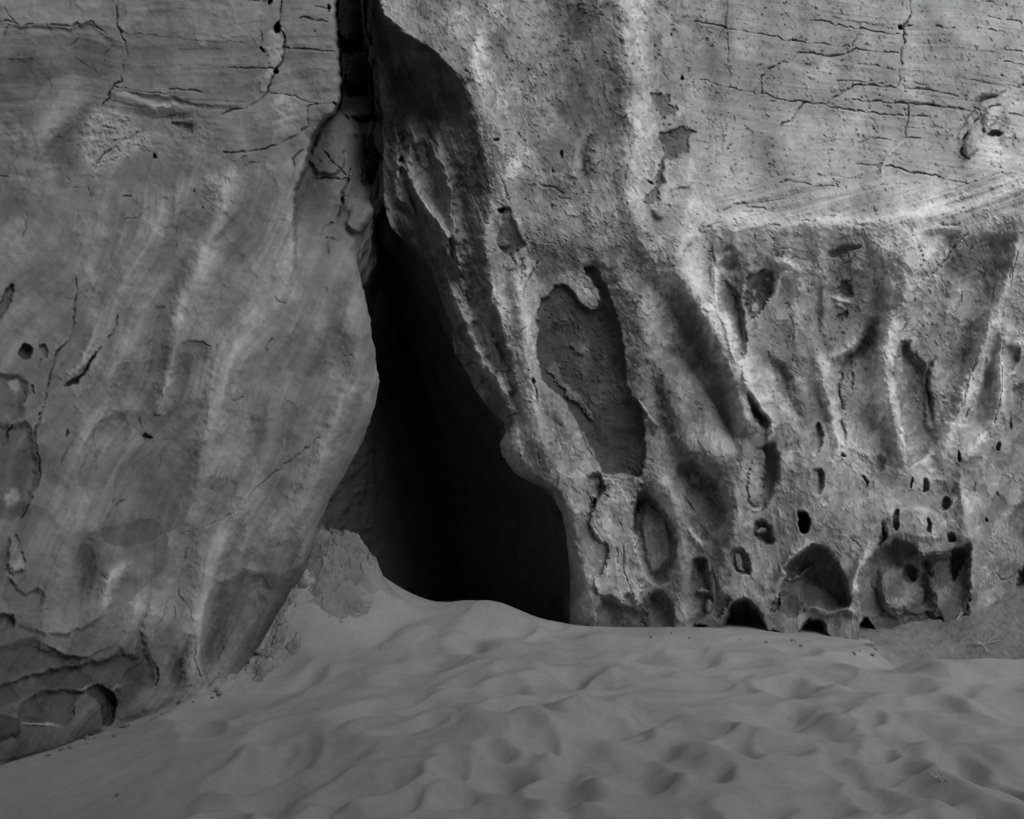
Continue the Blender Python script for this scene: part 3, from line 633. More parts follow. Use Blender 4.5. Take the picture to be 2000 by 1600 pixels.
    h(z(2, 1060, 1165, 1130, 1168, 1150, 1230, 1190, 1300, 1218, 1385, 1180, 1400, 1130, 1440, 1060, 1385, 1055, 1310, 1085, 1235), .05, 4, .62); o(985, 478, 11, 9, -.05, 6, 1.1)
    h(z(12, 495, 230, 600, 235, 620, 260, 680, 240, 690, 320, 740, 360, 770, 400, 740, 440, 730, 480, 650, 490, 610, 520, 560, 430, 520, 330), .022, 3, .68, flat=True)
    h(z(12, 740, 580, 900, 590, 960, 625, 900, 645, 860, 720, 900, 820, 790, 870, 720, 920, 620, 940, 625, 1040, 600, 1050, 560, 1010, 550, 960, 590, 900, 600, 810, 555, 700, 580, 630, 680, 610), .022, 3, .68, flat=True)
    h(z(12, 560, 1010, 620, 1060, 640, 1150, 580, 1220, 560, 1370, 450, 1385, 410, 1400, 430, 1300, 500, 1230, 540, 1170), .03, 3, .66, flat=True); h(z(12, 430, 1140, 515, 1155, 480, 1195), .05, 2, .7)
    s.tone(z(12, 610, 520, 690, 495, 745, 560, 680, 605, 580, 630, 550, 700, 590, 820, 600, 900, 550, 1010, 500, 1160, 370, 1060, 280, 980, 260, 900, 320, 740, 400, 720, 480, 560), 1.16, 2)
    h(z(12, 800, 875, 870, 890, 950, 960, 920, 1180, 700, 1230, 600, 1400, 560, 1370, 590, 1220, 645, 1160, 620, 1060, 610, 980, 640, 940, 760, 920), -.02, 3, 1.14, flat=True); s.tone(z(12, 770, 350, 840, 350, 840, 440, 740, 460), 1.25, 2)
    h(z(12, 500, 1440, 600, 1460, 650, 1490, 600, 1530, 520, 1500), -.04, 4, 1)
    idx, sd = s.poly(z(5, 1380, 112, 1480, 140, 1700, 140, 1780, 600, 1890, 950, 1860, 1175, 1650, 1145, 1500, 870, 1310, 600, 1283, 300), 30)
    gg = sstep(-5, 25, sd); s.H[idx] += gg * (fbm(u[idx] / 70, v[idx] / 90, 3, 241) * .05 + np.maximum(0, s.f1[idx] - .1) * .02); s.A[idx] *= 1 + gg * .35 * fbm(u[idx] / 45, v[idx] / 45, 4, 245)
    # ---- hollows between the ribs
    h(z(6, 275, -20, 300, 230, 365, 400, 395, 520, 430, 515, 452, 480, 456, 380, 440, 250, 400, 130, 330, 60), .20, 8, .74, ang=-60, name="hollow")
    h(z(6, 460, 45, 510, 30, 600, 28, 590, 150, 545, 250, 480, 300, 450, 200), .07, 4, .66, flat=True, name="hollow")
    for a, b, rr in [(560, 70, 5), (500, 240, 8), (495, 155, 6)]: o(1300 + a * .35, 520 + b * .35, rr, rr * 1.1, -.03, 3, 1.8)
    for pts in [z(6, 225, 200, 260, 205, 270, 250, 240, 265, 220, 230), z(6, 570, 890, 605, 890, 605, 960, 575, 975)]: h(pts, -.03, 3, 1.4)
    h(z(6, 980, 90, 1050, 88, 1055, 150, 1030, 182, 995, 160, 960, 120), .04, 4, .65, flat=True); h(z(6, 955, 275, 1020, 240, 1012, 290, 970, 310), .04, 4, .65)
    r(z(6, 930, 155, 985, 190, 1040, 200), 4, .04, 1.5); r(z(6, 955, 200, 1000, 230), 4, .04, 1.3)
    h(z(6, 1300, 450, 1345, 415, 1400, 500, 1460, 560, 1478, 700, 1480, 860, 1530, 960, 1490, 1010, 1460, 1060, 1400, 1110, 1358, 1122, 1340, 1050, 1310, 900, 1290, 700, 1265, 600), .22, 11, .66, ang=175, name="hollow", mix=.6)
    r(z(6, 1500, 520, 1465, 600, 1475, 750, 1490, 885), 5, -.10, .8); o(1300 + 1385 * .35, 520 + 440 * .35, 10, 16, -.05, 10, 1.2)
    h(z(6, 1950, 670, 2100, 650, 2100, 1045, 1970, 1030, 1950, 900, 1940, 750), .14, 7, .85, name="hollow"); h(z(6, 1890, 455, 1995, 458, 1925, 600, 1890, 600), .08, 6, .8)
    h(z(3, 1470, 1295, 1650, 1300, 1550, 1460, 1430, 1590, 1395, 1500, 1415, 1350), .09, 10, .95); h(z(3, 1700, 1320, 1900, 1290, 1960, 1350, 1840, 1600, 1650, 1600, 1560, 1500), .07, 14, .92)
    o(1426, 504, 18, 29, .05, 6, .88, 4); h(z(3, 930, 1400, 1040, 1360, 1100, 1380, 990, 1420, 930, 1440), .03, 3, .8)
    h(z(3, 900, 1430, 960, 1380, 1050, 1360, 1080, 1390, 1000, 1440), .02, 3, .85)
    r(z(3, 600, 1470, 660, 1460, 720, 1490), 9, .06, 1.25)
    # lobes
    h(z(0, 1280, 692, 1302, 684, 1340, 710, 1382, 770, 1420, 840, 1432, 900, 1410, 930, 1370, 918, 1325, 890, 1290, 825, 1275, 745), -.10, 18, .93)
    l(z(0, 1302, 684, 1340, 706, 1382, 766, 1424, 838, 1440, 900), -.05, 10, 4, .9)
    h(z(6, 100, 1080, 160, 1078, 240, 1150, 300, 1250, 342, 1360, 330, 1440, 250, 1500, 205, 1545, 150, 1480, 60, 1300, 48, 1150), .19, 10, .78, ang=40, name="hollow", mix=.5)
    o(1300 + 172 * .35, 520 + 1185 * .35, 17, 17, -.08, 8, 1.05); o(1300 + 150 * .35, 520 + 1160 * .35, 6, 9, -.02, 3, 1.5)
    r(z(6, 130, 1480, 170, 1540, 200, 1580), 5, .07, 1.4)
    # ---- pits
    for a in [(845, 965, 36, 92, .20, 8, .78, 4, 10), (855, 1208, 38, 76, .24, 7, .78, -3, 10), (775, 1430, 37, 68, .55, 7, .72, -12, None), (1195, 1100, 30, 52, .07, 10, .85, -5, None), (1118, 1195, 15, 40, .10, 5, .75, -28, None),
              (995, 1055, 13, 13, .09, 4, .7, 0, None), (1457, 1222, 22, 50, .16, 5, .75, 18, None), (1378, 1208, 9, 42, .12, 4, .8, 14, None), (1562, 1328, 26, 44, .18, 5, .75, 14, None), (1640, 1058, 11, 34, .12, 4, .75, 12, None),
              (1865, 1005, 15, 30, .12, 5, .75, 0, None), (1780, 1410, 13, 14, .07, 4, .8, 0, None), (1040, 650, 10, 55, .06, 4, .85, 3, None), (980, 925, 34, 60, .07, 6, .85, -10, None), (1920, 870, 14, 40, .05, 3, .9, 5, None), (1690, 820, 9, 40, .08, 4, .85, 5, None)]:
        o(1300 + a[0] * .35, 520 + a[1] * .35, a[2] * .35, a[3] * .35, a[4], a[5], a[6], a[7], a[8], name="pit", rim=.008)
    h(z(6, 540, 1000, 600, 985, 630, 1040, 642, 1150, 620, 1250, 575, 1340, 540, 1380, 480, 1370, 455, 1300, 460, 1150, 500, 1050), .30, 8, .72, ang=15, name="hollow")
    h(z(6, 500, 1050, 548, 1020, 572, 1100, 545, 1250, 548, 1320, 520, 1340, 470, 1330, 460, 1180), -.13, 6, 1.25); r(z(6, 470, 1350, 505, 1368, 548, 1330), 4, .06, 1.45)
    h(z(6, 505, 1430, 545, 1415, 585, 1450, 620, 1520, 600, 1560, 540, 1550, 500, 1500), .20, 6, .72, name="pit"); o(1300 + 545 * .35, 520 + 1478 * .35, 11, 8, -.10, 5, 1.45)
    h(z(6, 1850, 1258, 1905, 1310, 1900, 1352, 1835, 1382, 1803, 1340, 1828, 1280), .11, 6, .86, name="pit", ang=180)
    h(z(6, 1915, 1410, 1955, 1335, 2060, 1300, 2060, 1610, 1960, 1560, 1912, 1480), .22, 8, .78, name="hollow", ang=170)
    h(z(6, 1230, 1400, 1290, 1355, 1440, 1345, 1560, 1400, 1550, 1530, 1400, 1532, 1300, 1515, 1230, 1540), -.06, 8, 1.08)
    s.rough(z(6, 1230, 1400, 1290, 1355, 1440, 1345, 1560, 1400, 1550, 1540, 1400, 1540, 1300, 1515, 1230, 1540), 1.0, 1.0)
    h(z(6, 1280, 1365, 1310, 1360, 1310, 1420, 1300, 1480, 1270, 1460), .16, 4, .7, name="pit"); h(z(6, 1455, 1400, 1480, 1400, 1490, 1470, 1465, 1480), .14, 3, .7, name="pit"); o(1300 + 1598 * .35, 520 + 1510 * .35, 9, 12, .18, 5, .7, name="pit")
    r(z(6, 1215, 1430, 1225, 1500, 1190, 1580), 4, -.12, .7)
    # left foot: oval hollow, peeled sheet
    h(z(10, 640, 350, 720, 360, 800, 450, 900, 600, 942, 720, 952, 870, 930, 970, 880, 1100, 820, 1152, 740, 1120, 680, 1040, 640, 900, 600, 700, 598, 550, 612, 430), .24, 8, .72, name="hollow")
    h(z(10, 655, 480, 720, 430, 820, 540, 900, 700, 922, 850, 880, 980, 800, 1040, 730, 1052, 690, 950, 650, 700), -.11, 7, 1.2); r(z(10, 648, 420, 622, 480, 605, 600, 618, 720), 5, -.16, .6)
    h(z(10, 330, 210, 440, 215, 660, 230, 672, 320, 600, 420, 580, 520, 600, 700, 640, 1000, 672, 1080, 650, 1290, 622, 1302, 560, 1200, 485, 1300, 450, 1262, 380, 1230, 280, 1200, 245, 1120, 262, 1070, 330, 1020,
        382, 800, 290, 740, 205, 610, 250, 520, 290, 400, 350, 330), -.07, 4, 1.16, flat=True)
    s.rough(z(10, 330, 210, 660, 230, 600, 420, 580, 700, 480, 780, 300, 720, 250, 520), .8, 1.0); h(z(10, 200, 220, 330, 190, 330, 340, 280, 400, 210, 330), .10, 6, .72); o(1100 + 262 * .2312, 880 + 455 * .2312, 4, 11, .1, 3, .7)
    h(z(10, 300, 1240, 450, 1290, 620, 1320, 700, 1250, 700, 1600, 310, 1600), .12, 10, .66, flat=True)
    h(z(10, 1410, 900, 1450, 830, 1520, 820, 1560, 880, 1590, 1010, 1540, 1040, 1450, 1020), .22, 5, .7, name="pit"); o(1100 + 1490 * .2312, 880 + 935 * .2312, 9, 17, -.09, 5, 1.15, -10); o(1100 + 1520 * .2312, 880 + 1000 * .2312, 6, 4, -.04, 3, 1.4)
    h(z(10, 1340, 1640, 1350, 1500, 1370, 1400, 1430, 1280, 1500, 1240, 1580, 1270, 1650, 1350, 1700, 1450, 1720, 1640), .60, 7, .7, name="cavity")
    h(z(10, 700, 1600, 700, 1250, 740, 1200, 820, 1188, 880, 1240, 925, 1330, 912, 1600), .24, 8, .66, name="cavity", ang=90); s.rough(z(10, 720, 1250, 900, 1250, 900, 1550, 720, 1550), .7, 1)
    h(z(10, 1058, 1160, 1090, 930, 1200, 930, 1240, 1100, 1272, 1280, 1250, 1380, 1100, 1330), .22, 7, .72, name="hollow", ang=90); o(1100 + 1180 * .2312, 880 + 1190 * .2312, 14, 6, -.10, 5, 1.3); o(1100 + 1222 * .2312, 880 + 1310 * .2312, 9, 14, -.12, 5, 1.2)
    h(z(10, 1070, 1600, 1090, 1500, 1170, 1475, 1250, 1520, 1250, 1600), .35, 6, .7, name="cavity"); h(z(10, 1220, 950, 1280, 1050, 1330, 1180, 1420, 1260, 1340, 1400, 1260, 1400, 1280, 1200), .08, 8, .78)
    # foot of the wall undercut
    s.H -= .10 * sstep(1080, 1200, v) * sstep(1200, 1290, u) * sstep(2100, 1950, u)
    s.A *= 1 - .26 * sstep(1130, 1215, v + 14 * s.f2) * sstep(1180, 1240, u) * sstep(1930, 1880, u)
    # great cavities at the foot, their shade deepened by a darker tone
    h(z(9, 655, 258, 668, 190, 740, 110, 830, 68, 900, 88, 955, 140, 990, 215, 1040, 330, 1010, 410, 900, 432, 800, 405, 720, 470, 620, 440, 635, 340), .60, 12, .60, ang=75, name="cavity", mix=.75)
    r(z(9, 610, 310, 650, 255, 662, 190, 740, 105, 830, 62), 4, .10, 1.3); r(z(9, 672, 262, 700, 262, 750, 235, 812, 190), 3.2, .14, 1.3); o(1300 + 730 * .35, 1040 + 205 * .35, 6, 3.5, -.05, 2.5, 1.4)
    h(z(9, 575, 440, 620, 360, 645, 340, 640, 400, 610, 440), .08, 4, .7)
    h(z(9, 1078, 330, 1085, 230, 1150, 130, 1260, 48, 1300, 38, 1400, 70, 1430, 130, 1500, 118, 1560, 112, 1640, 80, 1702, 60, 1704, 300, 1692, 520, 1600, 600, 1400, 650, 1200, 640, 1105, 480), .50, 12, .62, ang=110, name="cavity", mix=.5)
    h(z(9, 1170, 300, 1200, 200, 1290, 170, 1400, 290, 1450, 330, 1420, 430, 1300, 460, 1230, 440), -.18, 24, 1.12); o(1300 + 1370 * .35, 1040 + 230 * .35, 15, 22, .20, 6, .8, name="pit"); o(1300 + 1300 * .35, 1040 + 395 * .35, 34, 14, -.05, 6, 1.22, -8)
    h(z(9, 1480, 130, 1600, 110, 1700, 90, 1700, 560, 1560, 600, 1480, 460, 1440, 300), -.16, 16, 1.05, flat=True); h(z(9, 1590, 110, 1660, 80, 1690, 130, 1650, 200, 1620, 260, 1590, 260), .12, 6, .75)
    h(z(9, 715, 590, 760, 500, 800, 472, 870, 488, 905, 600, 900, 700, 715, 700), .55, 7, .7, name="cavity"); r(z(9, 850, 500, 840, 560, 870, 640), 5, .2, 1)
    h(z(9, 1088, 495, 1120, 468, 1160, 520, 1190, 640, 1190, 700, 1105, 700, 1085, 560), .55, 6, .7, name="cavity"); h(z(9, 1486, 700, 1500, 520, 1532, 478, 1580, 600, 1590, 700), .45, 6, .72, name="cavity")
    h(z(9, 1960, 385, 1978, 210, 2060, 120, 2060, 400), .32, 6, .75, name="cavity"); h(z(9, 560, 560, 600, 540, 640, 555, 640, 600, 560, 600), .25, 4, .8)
    l(z(9, 1150, 460, 1230, 445, 1290, 460, 1350, 440, 1420, 450, 1520, 430), .05, 8, 4, 1.1); l(z(9, 800, 410, 900, 440, 1000, 420, 1080, 440), .07, 5, 10, 1.05)
    # ---- upper right: lumps beyond the slanting gap
    h(z(3, 1700, 700, 1740, 680, 1780, 720, 1760, 800, 1700, 870, 1655, 860, 1660, 780), -.10, 10, .9); h(z(3, 1790, 620, 1860, 600, 1850, 680, 1790, 740, 1760, 690), -.12, 10, 1.22); h(z(3, 1900, 600, 2100, 560, 2100, 800, 1900, 820, 1870, 760), -.06, 14, 1.15)
    o(1300 + 1842 * .35, 750 * .35, 17, 6, .14, 4, .7, name="pit"); s.rough(z(3, 1850, 560, 2100, 500, 2100, 850, 1850, 870), .8, 1.05)
    r(z(3, 2060, 400, 1930, 500, 1830, 570, 1720, 660, 1640, 760), 10, .07, 1.06); l(z(3, 1610, 770, 1660, 690, 1710, 610, 1760, 550, 1870, 525, 1990, 440), -.07, 5, 12)
    for pts, w, d in [
        (z(3, 1750, 640, 1700, 700, 1655, 780, 1635, 850, 1690, 880), 4, .14), (z(3, 2010, 470, 1965, 490), 4, .1), (z(3, 1790, 610, 1860, 590), 2.6, .07), (z(3, 1610, 775, 1660, 690, 1700, 625, 1745, 570, 1790, 545), 2.2, .06), (z(3, 1900, 640, 1990, 650), 2.4, .06), (z(3, 1720, 600, 1750, 625), 3, .08),
        (z(3, 160, 115, 220, 130, 330, 158, 420, 165, 500, 185), 2.2, .06), (z(3, 500, 185, 600, 200, 700, 225, 820, 240, 960, 258, 1030, 262), 2, .05), (z(3, 355, -60, 330, 80, 325, 150, 290, 210), 2, .04), (z(3, 340, 180, 350, 400, 360, 480, 330, 540, 300, 600), 1.9, .035),
        (z(3, 815, 112, 900, 128, 1000, 150, 1100, 160, 1200, 182, 1300, 188), 2, .05), (z(3, 920, 95, 1050, 118, 1200, 140, 1290, 155), 1.5, .025), (z(3, 1070, -60, 1085, 100, 1085, 180, 1060, 230, 1040, 262), 2, .045),
        (z(3, 1360, -60, 1360, 90, 1330, 150, 1325, 200, 1330, 240, 1310, 290, 1315, 360, 1300, 440, 1280, 490), 2.8, .09), (z(3, 1510, 155, 1610, 168), 2.8, .07), (z(3, 1330, 145, 1380, 148), 2, .05), (z(3, 1800, 180, 1860, 183), 1.8, .03),
        (z(3, 530, 520, 535, 430, 560, 390, 640, 350, 690, 340, 750, 290, 850, 300, 940, 320, 1000, 300, 1070, 272, 1180, 290, 1300, 305), 2.7, .075), (z(3, 1080, 355, 1150, 368, 1280, 390), 2, .045), (z(3, 1080, 400, 1200, 415), 1.5, .02), (z(3, 1200, 235, 1320, 255), 1.6, .03),
        (z(3, 190, 448, 360, 490, 560, 530, 700, 560), 2.1, .05), (z(3, 700, 560, 800, 562, 895, 572), 2.8, .08), (z(3, 895, 572, 950, 540, 1000, 510, 1070, 475, 1160, 482, 1280, 490), 2.8, .08),
        (z(3, 910, 448, 1000, 455, 1290, 465, 1470, 490), 1.5, .025), (z(3, 800, 562, 760, 590, 720, 640, 690, 675, 645, 690, 635, 705), 2.8, .08), (z(3, 895, 572, 940, 605, 1000, 615, 1100, 630, 1200, 640, 1330, 650, 1470, 655), 2.3, .06),
        (z(3, 1040, 560, 1150, 572, 1310, 575, 1500, 595, 1620, 605, 1700, 625), 2.8, .08), (z(3, 1330, 490, 1430, 500, 1540, 525, 1630, 542), 2.6, .07), (z(3, 1130, 650, 1160, 675, 1230, 675), 1.6, .02), (z(3, 1380, 400, 1480, 412, 1430, 470), 1.6, .03),
        (z(3, 1340, 590, 1345, 700, 1335, 780), 2.4, .05), (z(3, 1330, 775, 1420, 780), 1.8, .04), (z(3, 1350, 720, 1420, 722), 1.5, .02), (z(3, 1070, 915, 1140, 922, 1210, 920), 2, .05), (z(3, 1230, 932, 1300, 940, 1345, 960, 1440, 970, 1550, 995), 3, .09), (z(3, 1550, 995, 1690, 1025), 1.8, .04),
        (z(3, 640, 1025, 680, 1015, 820, 1030, 960, 1040), 2.1, .05), (z(3, 480, 985, 640, 1000), 1.4, .02), (z(3, 1200, 1035, 1350, 1035), 1.6, .03), (z(3, 910, 980, 1100, 993), 1.9, .04), (z(3, 1070, 810, 1140, 765, 1250, 790), 1.8, .035), (z(3, 840, 795, 990, 780), 1.5, .02),
        (z(3, 360, 1020, 380, 990, 370, 940, 440, 880), 2, .04), (z(3, 270, 700, 285, 800, 290, 900, 240, 980), 2, .035), (z(3, 320, 760, 315, 860), 1.8, .03), (z(3, 290, 710, 380, 720, 385, 650), 1.9, .04), (z(3, 1865, 280, 1900, 255), 2, .04), (z(3, 1880, 278, 2060, 300), 2, .05),
        (z(3, 1760, 90, 1980, 122, 1985, 190, 2060, 210), 1.9, .04), (z(3, 1880, 345, 2060, 375), 1.8, .04), (z(3, 1590, 430, 1800, 460, 1950, 480), 1.4, .02), (z(3, 1560, 270, 1850, 300), 1.4, .02), (z(3, 1720, 10, 2000, 40), 1.5, .025), (z(3, 1800, -10, 1800, 25), 1.5, .02),
        (z(3, 320, 1185, 380, 1150, 440, 1145), 2.8, .06), (z(3, 440, 1145, 580, 1132, 700, 1112), 1.8, .03), (z(3, 440, 1162, 500, 1165, 590, 1178), 2.4, .05), (z(3, 860, 1198, 940, 1202), 2.6, .05), (z(3, 240, 1275, 310, 1235), 2.6, .05), (z(3, 1080, 1262, 1140, 1255), 2.4, .05), (z(3, 1530, 1262, 1640, 1256), 2.4, .05),
        (z(3, 570, 1245, 640, 1255), 2, .04), (z(3, 760, 1240, 830, 1225), 2, .04), (z(3, 420, 1190, 480, 1185), 2, .04), (z(3, 200, 1310, 195, 1280, 230, 1240), 2, .04), (z(3, 1670, 1310, 1600, 1400, 1540, 1480, 1490, 1530), 3.4, .09), (z(3, 2010, 1330, 1940, 1480, 1910, 1560), 2.6, .07),
        (z(3, 260, 1380, 275, 1480, 268, 1560), 2.6, .07), (z(3, 140, 1370, 110, 1410, 100, 1460), 2, .04), (z(3, 600, 1390, 700, 1385, 820, 1405), 1.5, .02), (z(3, 680, 1455, 740, 1425, 790, 1450), 1.8, .03), (z(3, 990, 1475, 1035, 1460), 2.6, .05), (z(3, 1700, 1370, 1760, 1345), 2.4, .05), (z(3, 1680, 1420, 1700, 1380), 2.2, .05),
        (z(6, 1430, 90, 1400, 140, 1390, 220, 1350, 320, 1325, 370), 2.4, .06), (z(6, 1945, -10, 1920, 120, 1890, 250, 1880, 450, 1870, 700, 1840, 850), 2.2, .06), (z(6, 1840, 100, 1815, 230, 1790, 330), 2.8, .07), (z(6, 1690, 620, 1660, 760, 1630, 830), 2.2, .05), (z(6, 1810, 400, 1780, 500), 2, .04),
        (z(6, 1290, 100, 1280, 200, 1290, 270, 1260, 290), 2, .04), (z(6, 1280, 200, 1330, 190), 1.6, .03), (z(6, 1720, 480, 1730, 540, 1700, 590), 3.2, .08), (z(6, 1650, 140, 1640, 220, 1600, 260), 2, .05), (z(6, 680, 260, 715, 350, 710, 430), 2, .04), (z(6, 400, 120, 400, 180), 2, .03), (z(6, 440, 250, 455, 380, 450, 480, 400, 520), 3.4, .1),
        (z(6, 430, 560, 430, 640), 2.6, .06), (z(6, 975, 590, 980, 640, 965, 700, 980, 760, 990, 800), 4, .09), (z(6, 460, 700, 470, 760, 540, 860), 2.6, .07), (z(6, 590, 540, 640, 660, 690, 790), 2.2, .05), (z(6, 985, 860, 1010, 940, 1000, 990), 2.8, .06), (z(6, 150, 900, 190, 1000, 220, 1060), 1.8, .025),
        (z(6, 1690, 1080, 1655, 1130, 1660, 1180), 2.6, .06), (z(6, 1660, 1240, 1700, 1250, 1695, 1320), 2, .05), (z(6, 1720, 1210, 1700, 1290), 2.4, .05), (z(6, 1600, 1250, 1575, 1300), 2, .05), (z(6, 1870, 1260, 1900, 1220, 1940, 1190), 1.8, .03), (z(6, 1920, 840, 1930, 900, 1910, 915), 2, .05), (z(6, 1500, 1060, 1540, 1075), 2, .03),
        (z(6, 1030, 1520, 1090, 1580), 1.8, .03), (z(6, 100, 1290, 155, 1365), 2, .04), (z(6, 240, 1300, 300, 1360, 290, 1420), 2, .04), (z(6, 1620, 780, 1640, 720, 1680, 650), 1.8, .03), (z(6, 1830, 880, 1870, 760), 1.8, .04),
        (z(11, 530, 750, 610, 830), 1.8, .03), (z(11, 1680, 850, 1760, 890), 1.8, .03), (z(11, 1660, 990, 1670, 1080), 2, .04), (z(11, 1760, 1040, 1810, 1100, 1880, 1080, 1940, 1035), 2.2, .05), (z(11, 1500, 1160, 1540, 1220, 1510, 1350), 3, .08), (z(11, 1100, 880, 1250, 865, 1400, 860), 2, .04), (z(11, 1060, 810, 1130, 880, 1190, 1010, 1200, 1080), 3, .07),
        (z(11, 680, 930, 760, 890), 2.6, .06), (z(11, 730, 1160, 790, 1330, 870, 1390), 2.2, .05), (z(11, 700, 1100, 730, 1230), 2, .04), (z(9, 1300, 445, 1360, 440), 2.8, .06), (z(9, 960, 150, 995, 215), 2, .04),
        (z(10, 450, 810, 460, 900, 460, 990), 2.2, .05), (z(10, 500, 800, 520, 1060, 600, 1240), 2, .04), (z(10, 190, 350, 240, 450, 220, 580, 210, 630, 290, 745, 385, 805, 388, 860), 2.8, .07), (z(10, 325, 190, 320, 300, 330, 370, 390, 400), 3, .08), (z(10, 430, 560, 390, 630), 2, .04), (z(10, 480, 620, 490, 700), 2.4, .05),
        (z(10, 390, 240, 380, 330), 2, .05), (z(10, 680, 1460, 740, 1540), 2.2, .05), (z(10, 1000, 370, 1060, 440, 1110, 520), 2, .04), (z(10, 830, 480, 900, 620, 940, 720), 2.2, .05), (z(10, 260, 640, 310, 700), 2.2, .05), (z(10, 200, 260, 330, 200), 2, .04),
        (z(2, 400, 70, 500, 140, 600, 220, 700, 290, 760, 350, 840, 440, 865, 458), 2.2, .07), (z(2, 885, 390, 900, 440, 870, 500, 880, 540), 2, .05), (z(2, 1070, 960, 1100, 1040, 1135, 1140), 2, .05), (z(2, 1545, 980, 1550, 860, 1585, 740), 2.2, .045), (z(2, 1680, 740, 1640, 900, 1600, 970), 1.8, .03), (z(2, 1760, 700, 1800, 870, 1750, 1100, 1700, 1230), 2, .045),
        (z(2, 1195, 1440, 1195, 1600), 2.2, .05), (z(2, 1300, 1470, 1250, 1530, 1215, 1620, 1205, 1680), 2.6, .07), (z(2, 1140, 1440, 1180, 1520), 2, .05), (z(2, 1300, 1030, 1380, 1045, 1440, 1080), 2.8, .06), (z(2, 1400, 1100, 1480, 1108), 2.2, .05), (z(2, 1310, 1362, 1400, 1355), 2, .04), (z(2, 1540, 1380, 1590, 1400), 2.6, .05),
        (z(2, 1380, 1150, 1355, 1185), 2, .05), (z(2, 1360, 930, 1370, 960), 2, .05), (z(2, 1250, 1400, 1300, 1410), 1.6, .03), (z(2, 1090, 735, 1150, 735), 2, .04), (z(2, 1300, 440, 1330, 442), 2.2, .04), (z(2, 960, 130, 975, 100), 2, .04), (z(2, 1500, 1080, 1620, 1080), 1.6, .03),
        (z(2, 590, 1010, 640, 1120, 700, 1200, 760, 1310, 790, 1440, 800, 1490), 3, .09), (z(2, 510, 720, 520, 860, 545, 940, 545, 1040, 590, 1160), 2.8, .09), (z(2, 720, 1215, 800, 1215), 2.2, .05), (z(2, 815, 1200, 830, 1330, 820, 1380), 2, .05), (z(2, 700, 700, 740, 880, 780, 980), 2.2, .05), (z(2, 760, 900, 780, 1000), 2.4, .06),
        (z(5, 850, 0, 870, 130, 920, 290), 2.4, .06), (z(5, 940, 400, 1000, 580), 2, .04), (z(5, 860, 555, 930, 535), 2.8, .07), (z(5, 930, 690, 960, 650, 1040, 595, 1150, 573), 2.2, .055), (z(5, 1100, 838, 1165, 825), 3, .08), (z(5, 1130, 850, 1140, 900), 2, .05), (z(5, 1290, 1050, 1320, 1170), 2.2, .04), (z(5, 1400, 860, 1395, 900), 2.4, .05),
        (z(5, 1230, 330, 1180, 390), 2, .04), (z(5, 1270, 660, 1280, 780), 3, .06), (z(5, 1170, 460, 1180, 520), 2.2, .05), (z(5, 820, 290, 830, 310), 3, .06), (z(5, 1880, 830, 1820, 700, 1790, 600), 2.2, .04), (z(5, 1510, 880, 1560, 990, 1600, 1060), 2.4, .05)]:
        c(pts, w, d)
    for a, b, rx, ry, d in [(1333, 154, 3.6, 4.2, .2), (1311, 68, 2, 2.4, .08), (z(3, 1310, 150)[0] + (6, 5.5, .14)), (970, 275, 4, 2.2, .08), (z(2, 1232, 1335)[0] + (2, 2, .05)), (z(2, 1225, 1112)[0] + (1.6, 1.6, .04)), (z(5, 1240, 578)[0] + (2.6, 3, .07)), (z(5, 1240, 772)[0] + (2.6, 2.6, .07)), (z(5, 1268, 640)[0] + (4, 6, .07)),
                            (z(3, 1425, 1400)[0] + (2, 2.4, .05)), (z(3, 1432, 1425)[0] + (2, 2, .05)), (z(3, 1418, 1450)[0] + (2, 2.4, .05)), (z(3, 1440, 1460)[0] + (1.8, 2, .05)), (z(3, 1420, 1490)[0] + (2, 2, .05)), (z(3, 1415, 1380)[0] + (1.6, 2, .05)), (z(3, 1650, 820)[0] + (3, 5, .06)),
                            (z(2, 1910, 1025)[0] + (4, 3, .07)), (z(2, 1420, 870)[0] + (4, 8, .06)), (z(2, 1370, 950)[0] + (3, 3, .06)), (z(2, 1080, 1172)[0] + (10, 4, .05)), (z(2, 880, 395)[0] + (3, 3, .06))]:
        o(a, b, rx, ry, d, 2.5, .7)
